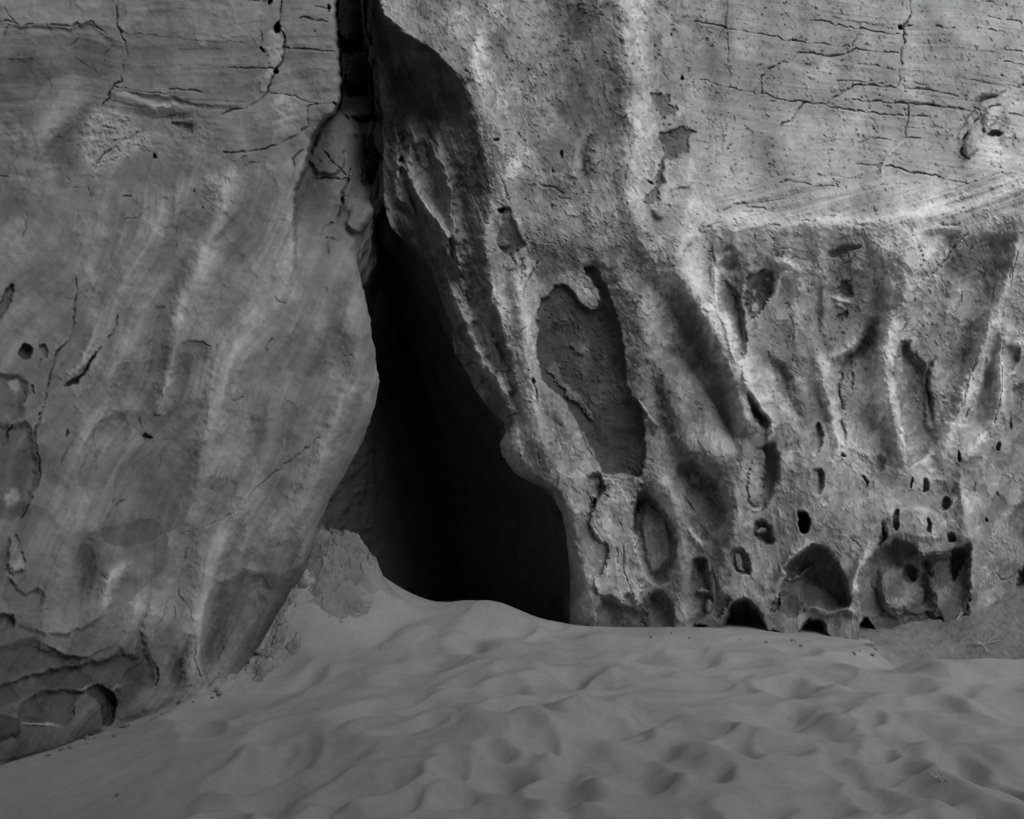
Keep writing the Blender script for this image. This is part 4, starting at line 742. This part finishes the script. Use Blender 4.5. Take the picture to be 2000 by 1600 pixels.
    # crumbly and pale places
    for pts, am, tn in [(z(3, 780, 340, 930, 330, 940, 480, 800, 500, 740, 420), .35, 1.12), (z(3, 780, 700, 1000, 640, 1100, 700, 1050, 860, 800, 900), .45, 1.05), (z(3, 340, 180, 500, 200, 470, 290, 400, 290), .3, 1.1), (z(3, 230, 1180, 800, 1190, 1500, 1230, 1500, 1290, 800, 1300, 300, 1290), .9, 1.08),
                        (z(6, 1500, 420, 1720, 400, 1740, 560, 1680, 760, 1540, 780, 1500, 560), .9, 1.14), (z(6, 900, 60, 1160, 60, 1160, 330, 1040, 480, 900, 460), .6, 1.04), (z(6, 880, 880, 1050, 860, 1160, 960, 1130, 1200, 960, 1130), .8, 1.12), (z(6, 480, 480, 640, 580, 720, 870, 640, 860, 500, 640), .6, 1.08),
                        (z(6, 1700, 60, 1860, 20, 1800, 380, 1680, 400), .6, 1.06), (z(6, 1340, 420, 1460, 300, 1470, 460, 1360, 560), .7, 1.12), (z(6, 120, 0, 200, 0, 200, 120, 130, 120), .7, 1.12), (z(6, 1660, 1150, 1900, 1080, 1900, 1300, 1700, 1350), .7, 1.06), (z(6, 1900, 60, 2060, 60, 2060, 440, 1900, 440), .5, 1.04),
                        (z(2, 1280, 620, 1420, 640, 1450, 880, 1380, 960, 1290, 860), .8, 1.05), (z(2, 1180, 1120, 1640, 1180, 1640, 1420, 1220, 1500), .6, 1.04), (z(2, 900, 280, 960, 280, 940, 420, 860, 440), .9, 1.08), (z(2, 1350, 900, 1450, 900, 1460, 1180, 1350, 1180), .7, 1.08), (z(2, 1130, 1440, 1240, 1420, 1220, 1620, 1160, 1600), .8, 1.05),
                        (z(5, 1130, 560, 1290, 560, 1320, 800, 1180, 780), .7, 1.05), (z(5, 1380, 60, 1600, 40, 1620, 220, 1560, 230, 1470, 120), .8, 1.1), (z(2, 1800, 0, 1950, 0, 1980, 520, 1780, 800), .45, 1.06), (z(5, 1640, 1150, 1880, 1150, 1860, 1280, 1650, 1300), .8, 1.0), (z(9, 1180, 300, 1440, 460, 1500, 640, 1120, 640), .5, 1.0),
                        (z(9, 1500, 60, 1700, 40, 1720, 400, 1560, 400), .5, 1), (z(9, 860, 440, 1100, 440, 1100, 650, 880, 640), .5, 1.0), (z(9, 480, 300, 640, 340, 620, 540, 500, 540), .4, .92), (z(9, 1260, 480, 1500, 480, 1480, 640, 1200, 640), .7, .92), (z(11, 1560, 900, 2000, 1000, 1900, 1400, 1560, 1500), .35, .92)]:
        s.rough(pts, am, tn)
    for pts, wd, tn in [(z(0, 1420, -40, 1415, 40, 1425, 90), 16, .84), (z(0, 1575, -40, 1570, 60, 1565, 110), 14, .86), (z(0, 1640, 20, 1650, 120, 1640, 160), 16, .9), (z(0, 1800, 0, 1840, 80, 1860, 160), 22, .86), (z(0, 1480, 250, 1500, 320, 1520, 370), 30, .88),
                        (z(0, 1390, 90, 1400, 180, 1420, 260), 22, .86), (z(0, 1700, 20, 1700, 120), 14, 1.1), (z(0, 1760, 120, 1790, 200), 16, 1.12), (z(0, 1580, 130, 1610, 150), 26, 1.14), (z(0, 1660, 230, 1700, 250), 26, 1.12), (z(0, 1900, 250, 1960, 330), 24, 1.15), (z(0, 960, 200, 985, 280, 1000, 340), 22, 1.12)]:
        r(pts, wd, 0, tn)
    s.tone(z(0, 1222, -60, 1300, -60, 1312, 60, 1290, 130, 1262, 180, 1280, 250, 1240, 300, 1262, 420, 1225, 420, 1218, 250, 1240, 150, 1215, 60), 1.17, 2)
    s.tone(z(0, 1340, 180, 1372, 170, 1385, 260, 1372, 340, 1400, 400, 1350, 420, 1345, 300), 1.12, 2); s.tone(z(0, 930, 40, 960, 30, 975, 130, 950, 200, 925, 150), 1.15, 2); s.tone(z(0, 1330, 470, 1380, 460, 1372, 560, 1395, 640, 1350, 590), 1.14, 2)
    s.tone(z(2, 1000, 430, 1240, 420, 1230, 560, 1100, 680, 960, 600), 1.12, 20); s.tone(z(6, 1150, 60, 1400, 20, 1300, 440, 1180, 440), 1.06, 20); s.tone(z(0, 1700, 560, 2000, 480, 2100, 900, 1900, 900), 1.05, 50)
    # ---- grain: bedding above the shelf, draped below and to the left
    up = sstep(430, 330, v) * sstep(1240, 1420, u)
    bd = v - (u - 1300) * .13
    bed = fbm_keep(u / 300, (bd + fbm(u / 260, v / 260, 2, 19) * 12) / 11, 5, 121, .62)
    s.H += up * bed * .009; s.A *= 1 + up * bed * .09
    fl = np.exp(-((v - (455 - .06 * np.clip(u - 1350, 0, 900) - 40)) / 62) ** 2) * sstep(1330, 1460, u)
    fv = v + (u - 1400) * .33 - 30 * np.sin((u - 1400) / 300.)
    fn = fbm_keep(u / 240, fv / 9, 5, 131, .6)
    s.H += fl * fn * .016; s.A *= 1 + fl * fn * .18
    lo = (1 - up) * (1 - fl)
    calm = np.exp(-((u - 1150 - .05 * v) / 75) ** 2) * sstep(420, 300, v)          # the smooth dark band left of centre
    s.R *= 1 - .9 * calm; s.A *= 1 - .14 * calm
    wv = fbm(u / 200, v / 200, 3, 112) * 50
    sl = curve([(700, .45), (1000, .38), (1250, .20), (1500, .12), (1750, -.12), (2100, -.30), (3600, -.2)], u)
    dx = u - sl * (v - 700)
    drp = fbm_keep((dx + wv) / 24, v / 260, 5, 141, .58)
    s.H += lo * drp * .007; fine = fbm_keep((dx + wv) / 6, v / 120, 4, 145, .6)
    s.H += lo * fine * .002
    s.A *= 1 + lo * (drp * .12 + fine * .05)
    s.H += fbm(u / 110, v / 110, 3, 151, .5) * .06 + fbm(u / 14, v / 20, 3, 155, .5) * .003
    s.A *= 1 + .20 * fbm(u / 60, v / 110, 6, 161, .66)
    pk = fbm(u / 7, v / 7, 4, 171, .65, True)
    rr = s.R * .5 + .03 * sstep(.0, .5, fbm(u / 80, v / 80, 3, 181)) * lo
    s.H += rr * (pk * .007 + fbm(u / 24, v / 24, 3, 175) * .016)
    s.A *= 1 + rr * pk * .24
    # thin peeled skins with broken edges
    pe = fbm(u / 60, v / 75, 5, 191, .6)
    pe = pe + s.j * .03
    ps = sstep(.10, .12, pe) * lo * .006 + sstep(-.18, -.16, pe) * lo * .005
    s.H += ps; s.A *= 1 + (sstep(.10, .12, pe) - .4) * lo * .14 + (sstep(-.18, -.16, pe) - 1) * lo * .12
    for sc, sd_, th, am in [(34, 251, .24, .12), (90, 261, .16, -.12), (20, 271, .36, .14), (48, 281, .26, -.14)]:
        pn = fbm(u / sc, v / (sc * 1.5), 4, sd_, .6) + s.j * .05
        e1 = sstep(th, th + .03, pn)
        s.A *= 1 + lo * e1 * am; s.H += lo * e1 * .005 * np.sign(am)
    s.H += fbm(u / 9, v / 9, 3, 177) * .0015
    D = D - s.H
    P = place(u, v, D).reshape(R, C, 3)
    edge = P[:, 0]
    n = 150
    k = np.linspace(0, 1, n + 1)[1:]
    cr_u = curve([(-1100, 712), (0, 716), (300, 747), (400, 744), (560, 765), (750, 800), (950, 855), (1100, 885), (1900, 940)], V1)
    tgt = place(cr_u, V1, np.full_like(V1, 13.6)); tgt[:, 2] = edge[:, 2]; tgt[:, 0] = (np.interp(HZ - (edge[:, 2] - CAM_Z) * F_PX / 13.6, V1, cr_u) - 1000) / F_PX * 13.6 - .06
    sm = np.stack([np.interp(V1, V1[::60], edge[::60, i]) for i in range(3)], 1)
    back = sm[:, None, :] + (tgt - sm)[:, None, :] * (k ** 1.2)[None, :, None] + (edge - sm)[:, None, :] * np.exp(-np.arange(1, n + 1) / 9.)[None, :, None]
    wob = fbm(np.repeat(k[None, :] * 7, R, 0), np.repeat(V1[:, None] / 140, n, 1), 4, 87) * .3 * (np.minimum(1, k * 4) * (1 - k))[None, :]
    back[:, :, 0] += (fbm(np.repeat(k[None, :] * 40, R, 0), np.repeat(V1[:, None] / 40, n, 1), 5, 97, .6) * .09 + fbm(np.repeat(k[None, :] * 9, R, 0), np.repeat(V1[:, None] / 200, n, 1), 3, 99, .5, True) * .12) * (np.minimum(1, k * 6) * (1 - k))[None, :]
    back[:, :, 0] += wob + .5 * np.sin(k * math.pi)[None, :] * sstep(400, 900, V1)[:, None]
    P2 = np.concatenate([back[:, ::-1], P[:, :1, :]], 1)
    root = empty("rock_wall", (2.2, 8.6, 0), "sandstone rock wall pitted with weathered holes below a slanting shelf, right of the dark cleft", "rock wall")
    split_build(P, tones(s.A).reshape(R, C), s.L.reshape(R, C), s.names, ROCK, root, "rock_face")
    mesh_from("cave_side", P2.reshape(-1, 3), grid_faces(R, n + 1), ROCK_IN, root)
    return root

# ================================================================== SAND
def w(u, v, D):
    p = at(u, v, D); return (p[0], p[1], p[2])
SAND_PTS = [w(0, 1600, 4.9), w(500, 1600, 4.25), w(1000, 1600, 4.06), w(2000, 1600, 4.06), w(0, 1495, 5.6), w(200, 1428, 6.2), w(420, 1345, 7.0), w(530, 1255, 7.6), w(600, 1140, 8.0), w(650, 1060, 8.5),
            w(735, 1108, 8.55), w(755, 1150, 8.6), w(800, 1172, 8.7), w(850, 1179, 8.7), w(915, 1171, 8.7), w(985, 1182, 8.5), w(1050, 1220, 8.4), w(1095, 1233, 8.4), w(1180, 1230, 8.5), w(1300, 1233, 8.45),
            w(1400, 1233, 8.4), w(1560, 1247, 8.3), w(1700, 1272, 8.1), w(1840, 1306, 7.8), w(1990, 1287, 7.6), w(2200, 1290, 7.4), w(1895, 1215, 8.95), w(1935, 1190, 9.05), w(2000, 1165, 9.2), w(1790, 1262, 8.65),
            (3.98, 8.15, -.27), (4.5, 8.1, -.20), w(1000, 1400, 5.5), w(1000, 1300, 6.9), w(1500, 1400, 5.8), w(1500, 1300, 7.3), w(660, 1300, 7.2), w(700, 1220, 7.9), w(600, 1400, 5.9), w(300, 1450, 5.7), w(300, 1550, 4.8), w(2000, 1400, 5.7),
            (-.8, 10.2, -.1), (.3, 10.0, -.25), (-.8, 13, -.3), (-6, 0, -.4), (6, 0, 0), (0, -12, 0), (11, 8, .3), (-9, 6, -.2), (13, -4, 0), (-13, 0, -.3), (0, 17, -.3), (-3.6, 8.2, .2)]
def sand_base(x, y): return tps(SAND_PTS, x, y, 3.)
def sand_height(x, y):
    zz = sand_base(x, y)
    front = sstep(9.2, 8.0, y)
    wx = x + fbm(x / .9, y / .9, 3, 301) * .28; wy = y + fbm(x / .9, y / .9, 3, 311) * .28
    rg = fbm_keep((wx * .8 + wy * .6) / .85, (wy * .8 - wx * .6) / .5, 2, 321, .4, True)
    quiet = sstep(-2.6, -.6, x + (y - 6) * .2) * .65 + .35
    zz = zz + front * quiet * (rg * .030 + fbm(wx / .60, wy / .50, 3, 331, .35) * .065)
    lx, ly = x - 4.05, y - 7.95                                  # scoop behind the drift at the right wall's foot
    zz -= .17 * np.exp(-((ly - .12 * lx) / .26) ** 2) * sstep(-1.1, -.4, lx) * sstep(2.2, .9, lx)
    # trodden hollows: centre and half sizes read in the photo, laid on the ground there
    P = [(1020, 1467, 52, 28, 1), (978, 1530, 45, 16, .8), (1095, 1555, 66, 24, 1.1), (1160, 1422, 44, 24, .9), (1037, 1408, 40, 20, .7), (1247, 1533, 44, 22, .7), (670, 1540, 44, 28, .7), (1352, 1428, 46, 22, 1), (1625, 1421, 52, 17, 1),
         (1352, 1505, 50, 26, 1.1), (1440, 1462, 36, 20, .8), (1818, 1542, 58, 20, 1.2), (1965, 1518, 42, 18, 1), (1730, 1405, 36, 12, .9), (1980, 1362, 40, 14, .8), (1722, 1457, 34, 11, .8), (1525, 1455, 34, 20, .5), (1650, 1500, 40, 34, .6),
         (900, 1345, 36, 9, .6), (1000, 1330, 40, 9, .5), (950, 1290, 34, 9, .6), (1460, 1300, 60, 8, .6), (1230, 1290, 60, 9, .5), (1700, 1345, 44, 9, .6), (1880, 1390, 44, 10, .7), (780, 1440, 40, 14, .6), (850, 1500, 40, 16, .6), (560, 1480, 44, 14, .4),
         (690, 1400, 36, 11, .5), (1590, 1560, 44, 22, .7), (1450, 1570, 50, 20, .6), (760, 1580, 50, 22, .8), (1900, 1590, 60, 18, .8), (1200, 1350, 46, 9, .6), (1330, 1370, 44, 10, .5), (1560, 1380, 44, 11, .5), (880, 1560, 30, 14, .6), (480, 1570, 50, 16, .35)]
    rs = random.Random(5)
    for i in range(230):
        P.append((rs.uniform(380, 2300), 1260 + 560 * rs.random(), rs.uniform(34, 74), 0, rs.uniform(.35, .85)))
    for (u, v, a, b, dd) in P:
        if b == 0: b = a * (v - HZ) / 1300.
        Y = 1.58 * F_PX / (v - HZ); cx = (u - 1000) / F_PX * Y
        a *= 1.22; ra = a / F_PX * Y; rb = max(b * Y * Y / (F_PX * 1.58), ra * .55)
        m = np.nonzero((np.abs(x - cx) < ra * 3) & (np.abs(y - Y) < rb * 3))[0]
        q = np.hypot((wx[m] - cx) / ra, (wy[m] - Y) / rb)
        zz[m] += 1.35 * dd * (-.052 * np.exp(-(q / .85) ** 2.2) + .016 * np.exp(-((q - 1.15) / .36) ** 2))
    # crusted mound at the cleft's left side, loose crumbs along the wall
    mx = 0 * np.exp(-(((x + 1.78) / .42) ** 2 + ((y - 8.35) / .55) ** 2))
    zz += np.clip(mx * 1.5, 0, 1) * (fbm(x / .10, y / .10, 5, 341, .6, True) * .05 + fbm(x / .28, y / .28, 3, 345) * .13)
    ed = np.exp(-((x + 2.2 + (y - 7.4) * -.25) / .18) ** 2) * sstep(6.6, 7.2, y)
    zz += ed * fbm(x / .07, y / .07, 4, 351, .6, True) * .03
    zz += fbm(x / .09, y / .09, 3, 361, .5) * .0035
    return zz
def sand_z(x, y):
    return float(sand_height(np.array([float(x)]), np.array([float(y)]))[0])
def sand():
    ys = np.concatenate([np.linspace(-14, 2.6, 60)[:-1], np.geomspace(2.6, 9.4, 760), np.linspace(9.4, 16, 60)[1:]])
    ts = np.concatenate([np.linspace(-16, -5.2, 24)[:-1], np.linspace(-5.2, 5.8, 980), np.linspace(5.8, 16, 24)[1:]])
    X, Y = np.meshgrid(ts, ys)
    Z = sand_height(X.ravel().copy(), Y.ravel().copy())
    P = np.stack([X.ravel(), Y.ravel(), Z], -1)
    F = grid_faces(len(ys), len(ts))[:, ::-1]
    o = mesh_from("sand", P, F, SANDM)
    return tag(o, "dimpled pale sand floor in front of the rock walls", "sand", kind="structure")

# ================================================================== unseen rock walls behind and left of the camera, added to block light
def unseen_shade_wall():
    us = np.linspace(-26, 26, 110); ts = np.linspace(0, 1, 90)
    X, T = np.meshgrid(us, ts)
    top = np.interp(us, [-26, -6, 0, 4, 9, 26], [24, 21, 19, 12.5, 7, 5])  # top profile shaped to keep sun and sky off the left side
    Zz = -1 + T * (top[None, :] + 1)
    Y = -4.2 - .10 * X + fbm(X.ravel() / 2.6, Zz.ravel() / 2.6, 5, 401).reshape(X.shape) * .9 + .04 * Zz
    P = np.stack([X, Y, Zz], -1)
    back = P[-1:] + np.array([0, -9, .5]); P = np.concatenate([P, back], 0)
    o = mesh_from("unseen_shade_wall", P.reshape(-1, 3), grid_faces(91, 110), ROCK)
    side = np.stack([-5.0 - .08 * T * 20 + fbm(X.ravel() / 2.6, Zz.ravel() / 2.6, 4, 421).reshape(X.shape) * .6, -6 + (X + 26) / 52 * 10.5, -1.5 + T * 20], -1)
    o2 = mesh_from("unseen_shade_flank", side.reshape(-1, 3), grid_faces(90, 110), ROCK_L)  # added out of view to shade the left side
    tag(o2, "unseen rough rock face left of the frame, added to block light", "unseen light blocker", kind="structure")
    return tag(o, "unseen rough rock face behind the camera, shaped to block sun and sky", "unseen light blocker", kind="structure")

# ================================================================== small things
def chunk(r, seed, flat=.7):
    """a broken sandstone lump: a dented, cracked icosphere"""
    import bmesh
    bm = bmesh.new(); bmesh.ops.create_icosphere(bm, subdivisions=4, radius=1)
    co = np.array([q.co[:] for q in bm.verts]); f = np.array([[q.index for q in t.verts] for t in bm.faces]); bm.free()
    rs = np.random.RandomState(seed)
    for _ in range(9):                                                    # knock flats off it
        d = rs.normal(size=3); d /= np.linalg.norm(d); lim = rs.uniform(.55, .85)
        k = co @ d; co = co - np.clip(k - lim, 0, 9)[:, None] * d[None, :] * .9
    a = fbm(co[:, 0] * 2 + seed, co[:, 1] * 2 + co[:, 2] * 1.7, 4, seed % 50 + 500, .55)
    co = co * (1 + .16 * a)[:, None]
    co[:, 2] *= flat; co[:, 1] *= rs.uniform(.75, 1.0)
    return co * r, f
def rocks():
    spots = [  # u, v, depth guess, radius, label
        (702, 1083, 8.3, .055, "rounded knob of rock on the crest of the crumbled mound by the cave"),
        (560, 1152, 7.85, .085, "dark broken lump at the foot of the left wall beside the mound"),
        (590, 1143, 7.95, .06, "small flat lump between the left wall and the crumbled mound"),
        (655, 1062, 8.35, .06, "jagged lump on top of the crumbled mound"),
        (505, 1273, 7.3, .045, "pale crumb of rock lying against the left wall's foot, farther one"),
        (480, 1290, 7.2, .06, "pale block of crusted sand in the notch under the left wall"),
        (452, 1305, 7.05, .045, "low pale lump next to the dark notch under the left wall"),
        (228, 1552, 4.6, .018, "tiny pebble in a small dark dent on the near left sand"),
        (352, 1371, 6.6, .04, "flat flake on the sand line under the left wall's buttress"),
    ]
    for i, (u, v, D, r, lab) in enumerate(spots):
        # walk along the sight line to where it meets the sand
        d = np.linspace(3.2, 9.2, 900); x = (u - 1000) / F_PX * d; zz = CAM_Z - (v - HZ) / F_PX * d
        hgt = sand_height(x.copy(), d.copy()); k = np.nonzero(zz < hgt + .01)[0]
        j = k[0] if len(k) else int(np.argmin(np.abs(d - D)))
        if abs(d[j] - D) > .9: j = int(np.argmin(np.abs(d - D)))
        loc = (x[j], d[j], hgt[j] + r * .15)
        co, f = chunk(r, 40 + i * 7, .7)
        o = mesh_from("rock", co, f, RUBBLE)
        o.location = loc; o.rotation_euler = (random.uniform(-.3, .3), random.uniform(-.3, .3), random.uniform(0, 6))
        tag(o, lab, "rock", "loose rocks along the foot of the walls")
def crumbs():
    """fallen crumbs along the foot of both walls"""
    rs = random.Random(11)
    protos = [chunk(1, 300 + i, .75) for i in range(4)]
    meshes = []
    L = [(60, 1486), (130, 1452), (210, 1428), (290, 1400), (360, 1368), (425, 1345), (450, 1312), (490, 1290), (530, 1255), (545, 1215), (560, 1180), (600, 1150)]
    Rr = [(1175, 1232), (1300, 1236), (1420, 1236), (1560, 1250), (1640, 1262), (1720, 1268), (1800, 1262), (1880, 1240), (1930, 1205)]
    for pts, n, lab, grp in [(L, 34, "small crumb of fallen rock on the sand line under the left wall", "crumbs along the left wall's foot"), (Rr, 16, "small chip of rock on the ground line under the right wall", "chips along the right wall's foot")]:
        for i in range(n):
            k = rs.random() * (len(pts) - 1); a = int(k); f = k - a
            u = pts[a][0] * (1 - f) + pts[a + 1][0] * f + rs.uniform(-4, 10); v = pts[a][1] * (1 - f) + pts[a + 1][1] * f + rs.uniform(1, 14)
            g = ground_at(u, v); r = rs.choice([.012, .015, .02, .028])
            if len(meshes) < 4:
                co, fc = protos[len(meshes)]; o = mesh_from("crumb", co, fc, RUBBLE); meshes.append(o.data)
            else:
                o = bpy.data.objects.new("crumb", rs.choice(meshes)); COL.objects.link(o)
            o.scale = (r, r, r); o.location = g + Vector((0, 0, r * .2)); o.rotation_euler = (rs.uniform(-.4, .4), rs.uniform(-.4, .4), rs.uniform(0, 6))
            tag(o, lab, "rock crumb", grp)
def tube(paths, r0):
    """thin bent stems, each a tapering five-sided tube, in one mesh"""
    V, Fc = [], []
    for pts in paths:
        pts = [Vector(p) for p in pts]; n = len(pts); b = len(V)
        for i, p in enumerate(pts):
            d = (pts[min(i + 1, n - 1)] - pts[max(i - 1, 0)]).normalized()
            a = d.orthogonal().normalized(); c = d.cross(a); rr = r0 * (1 - .7 * i / (n - 1))
            for k in range(5):
                t = 2 * math.pi * k / 5
                V.append(p + a * math.cos(t) * rr + c * math.sin(t) * rr)
        for i in range(n - 1):
            for k in range(5):
                Fc.append((b + i * 5 + k, b + i * 5 + (k + 1) % 5, b + (i + 1) * 5 + (k + 1) % 5, b + (i + 1) * 5 + k))
    return np.array([tuple(q) for q in V]), np.array(Fc)
def ground_at(u, v, lo=3.2, hi=9.4):
    d = np.linspace(lo, hi, 1500); x = (u - 1000) / F_PX * d; zz = CAM_Z - (v - HZ) / F_PX * d
    hgt = sand_height(x.copy(), d.copy()); k = np.nonzero(zz < hgt)[0]
    j = k[0] if len(k) else len(d) - 1
    return Vector((x[j], d[j], hgt[j]))
def twigs():
    rs = random.Random(3)
    def clump(u, v, spec, r, label, cat, group=None, name="dry_twig"):
        g = ground_at(u, v)
        paths = []
        for (dx, dz, dy) in spec:
            p = Vector((0, 0, 0)); pts = [p.copy()]
            n = 6
            for i in range(1, n + 1):
                t = i / n
                pts.append(Vector((dx * t + rs.uniform(-1, 1) * .008, dy * t + rs.uniform(-1, 1) * .01, dz * t + .04 * math.sin(t * math.pi) * abs(dx) * 2 + rs.uniform(-1, 1) * .004)))
            paths.append(pts)
        co, f = tube(paths, r)
        o = mesh_from(name, co, f, STRAW); o.location = g + Vector((0, 0, .05 if name in ('dry_tuft', 'root') else .008))
        return tag(o, label, cat, group)
    spec = [(-.17, .10, -.02), (.20, .055, 0), (-.12, .13, .03), (.10, -.03, -.12), (-.05, -.02, -.14), (.13, .00, -.1), (.04, .13, .02), (-.20, .02, .05), (.22, -.01, .02), (-.08, -.06, -.1), (.07, .09, -.05), (.0, -.05, -.16), (-.15, .05, -.06), (.16, .09, .06)]
    clump(1922, 1272, spec, .0032, "spidery dry straw tuft in the sand hollow at the right wall's foot", "dry tuft", name="dry_tuft")
    clump(1838, 1528, [(-.06, .045, .0), (-.045, .02, .02), (.06, .0, -.04), (.05, .03, .03), (.09, -.005, -.05), (-.03, .06, .03)], .0026, "pale forked twig lying on the near right sand", "twig", name="twig")
    clump(1868, 1222, [(.10, .14, .05), (.16, .16, .08), (.20, .19, .1), (.05, .09, .0), (.12, .10, .04), (.24, .17, .1)], .0022, "thin root strands slanting up along the right wall's foot", "root", name="root")
    for (u, v, s, lab) in [(905, 1192, .05, "pale scrap of straw on the sand crest before the cave"), (938, 1214, .05, "small forked straw right below the sand crest"), (1010, 1212, .06, "longest straw lying on the sand slope below the cave mouth"),
                           (1130, 1262, .05, "faint straw on the sand in front of the lip between cave and right wall"), (640, 1306, .05, "dark twig scrap on the shaded left sand"), (560, 1265, .04, "short pale straw near the left wall's foot"),
                           (1542, 1406, .03, "dark speck of twig on the middle right sand"), (1745, 1470, .04, "pale twig scrap in the right sand near a deep print")]:
        clump(u, v, [(s, .01, .01), (-s * .8, .012, .02), (s * .5, .02, -.02), (-s * .3, .022, -.01)], .0013, lab, "straw", "straw scraps scattered on the sand", name="straw")

def mound():
    """crust of broken rock and clay banked against the left wall's end"""
    n = 520
    X, Y = np.meshgrid(np.linspace(-2.95, -.9, n), np.linspace(6.6, 9.4, n))
    x, y = X.ravel(), Y.ravel()
    base = sand_height(x.copy(), y.copy())
    a = x + 1.66 + fbm(x / .3, y / .3, 4, 602) * .22; b = y - 8.42 + fbm(x / .3, y / .3, 4, 612) * .22
    m = np.exp(-((a / .36) ** 2 + (b / .36) ** 2)) + .32 * np.exp(-(((a + .34) / .16) ** 2 + ((b + .65) / .45) ** 2)) + .4 * np.exp(-(((a + .42) / .12) ** 2 + ((b + 1.15) / .22) ** 2))
    lump = fbm(x / .20, y / .20, 5, 622, .6, True)
    wx, wy = x + fbm(x / .1, y / .1, 3, 652) * .05, y + fbm(x / .1, y / .1, 3, 662) * .05
    c1, j1 = cells(wx / .16 + 40, (wy * .55 + base * .9) / .13 + 9, 1); c2, j2 = cells(wx / .055 + 40, (wy * .55 + base * .9) / .05 + 9, 2)
    cl = fbm(x / .11, y / .11, 4, 632, .6)
    blk = np.floor(cl * 5) / 5
    zz = base - .045 + .10 * np.clip(m * 1.5, 0, 1.2) + np.clip(m * 1.3, 0, 1) * (c1 * .07 - .05 * np.exp(-j1 / .12) + c2 * .03 - .025 * np.exp(-j2 / .14) + lump * .05 + cl * .03 + fbm(x / .03, y / .03, 3, 642, .6) * .012)
    o = mesh_from("rubble_mound", np.stack([x, y, zz], -1), grid_faces(n, n)[:, ::-1], RUBBLE, tone=1 + .2 * lump + .35 * (c1 - .5) + .25 * (c2 - .5))
    return tag(o, "crusty mound of crumbled rock banked between the left wall and the cave mouth", "rubble mound")
def bank():
    """hard clay bank in the scoop where the sand meets the far right foot of the wall"""
    n = 420
    X, Y = np.meshgrid(np.linspace(3.1, 6.6, n), np.linspace(7.6, 9.8, n))
    x, y = X.ravel(), Y.ravel()
    base = sand_height(x.copy(), y.copy())
    e = (y - 7.98 - .03 * (x - 4)) + fbm(x / .4, y / .4, 3, 702) * .10
    m = sstep(-.05, .22, e) * sstep(3.25, 3.7, x + fbm(x / .4, y / .3, 3, 712) * .2)
    zz = base - .03 + .075 * m + m * (fbm(x / .25, y / .25, 5, 722, .6) * .035 + fbm(x / .04, y / .04, 3, 742, .6) * .008)
    o = mesh_from("clay_bank", np.stack([x, y, zz], -1), grid_faces(n, n)[:, ::-1], RUBBLE, tone=.95 + .2 * fbm(x / .3, y / .3, 4, 752) + .12 * fbm(x / .05, y / .05, 3, 762))
    return tag(o, "dark rough clay bank behind the sand drift at the right wall's foot", "clay bank")
left_wall()
mound()
bank()
right_wall()
sand()
unseen_shade_wall()
rocks()
crumbs()
twigs()
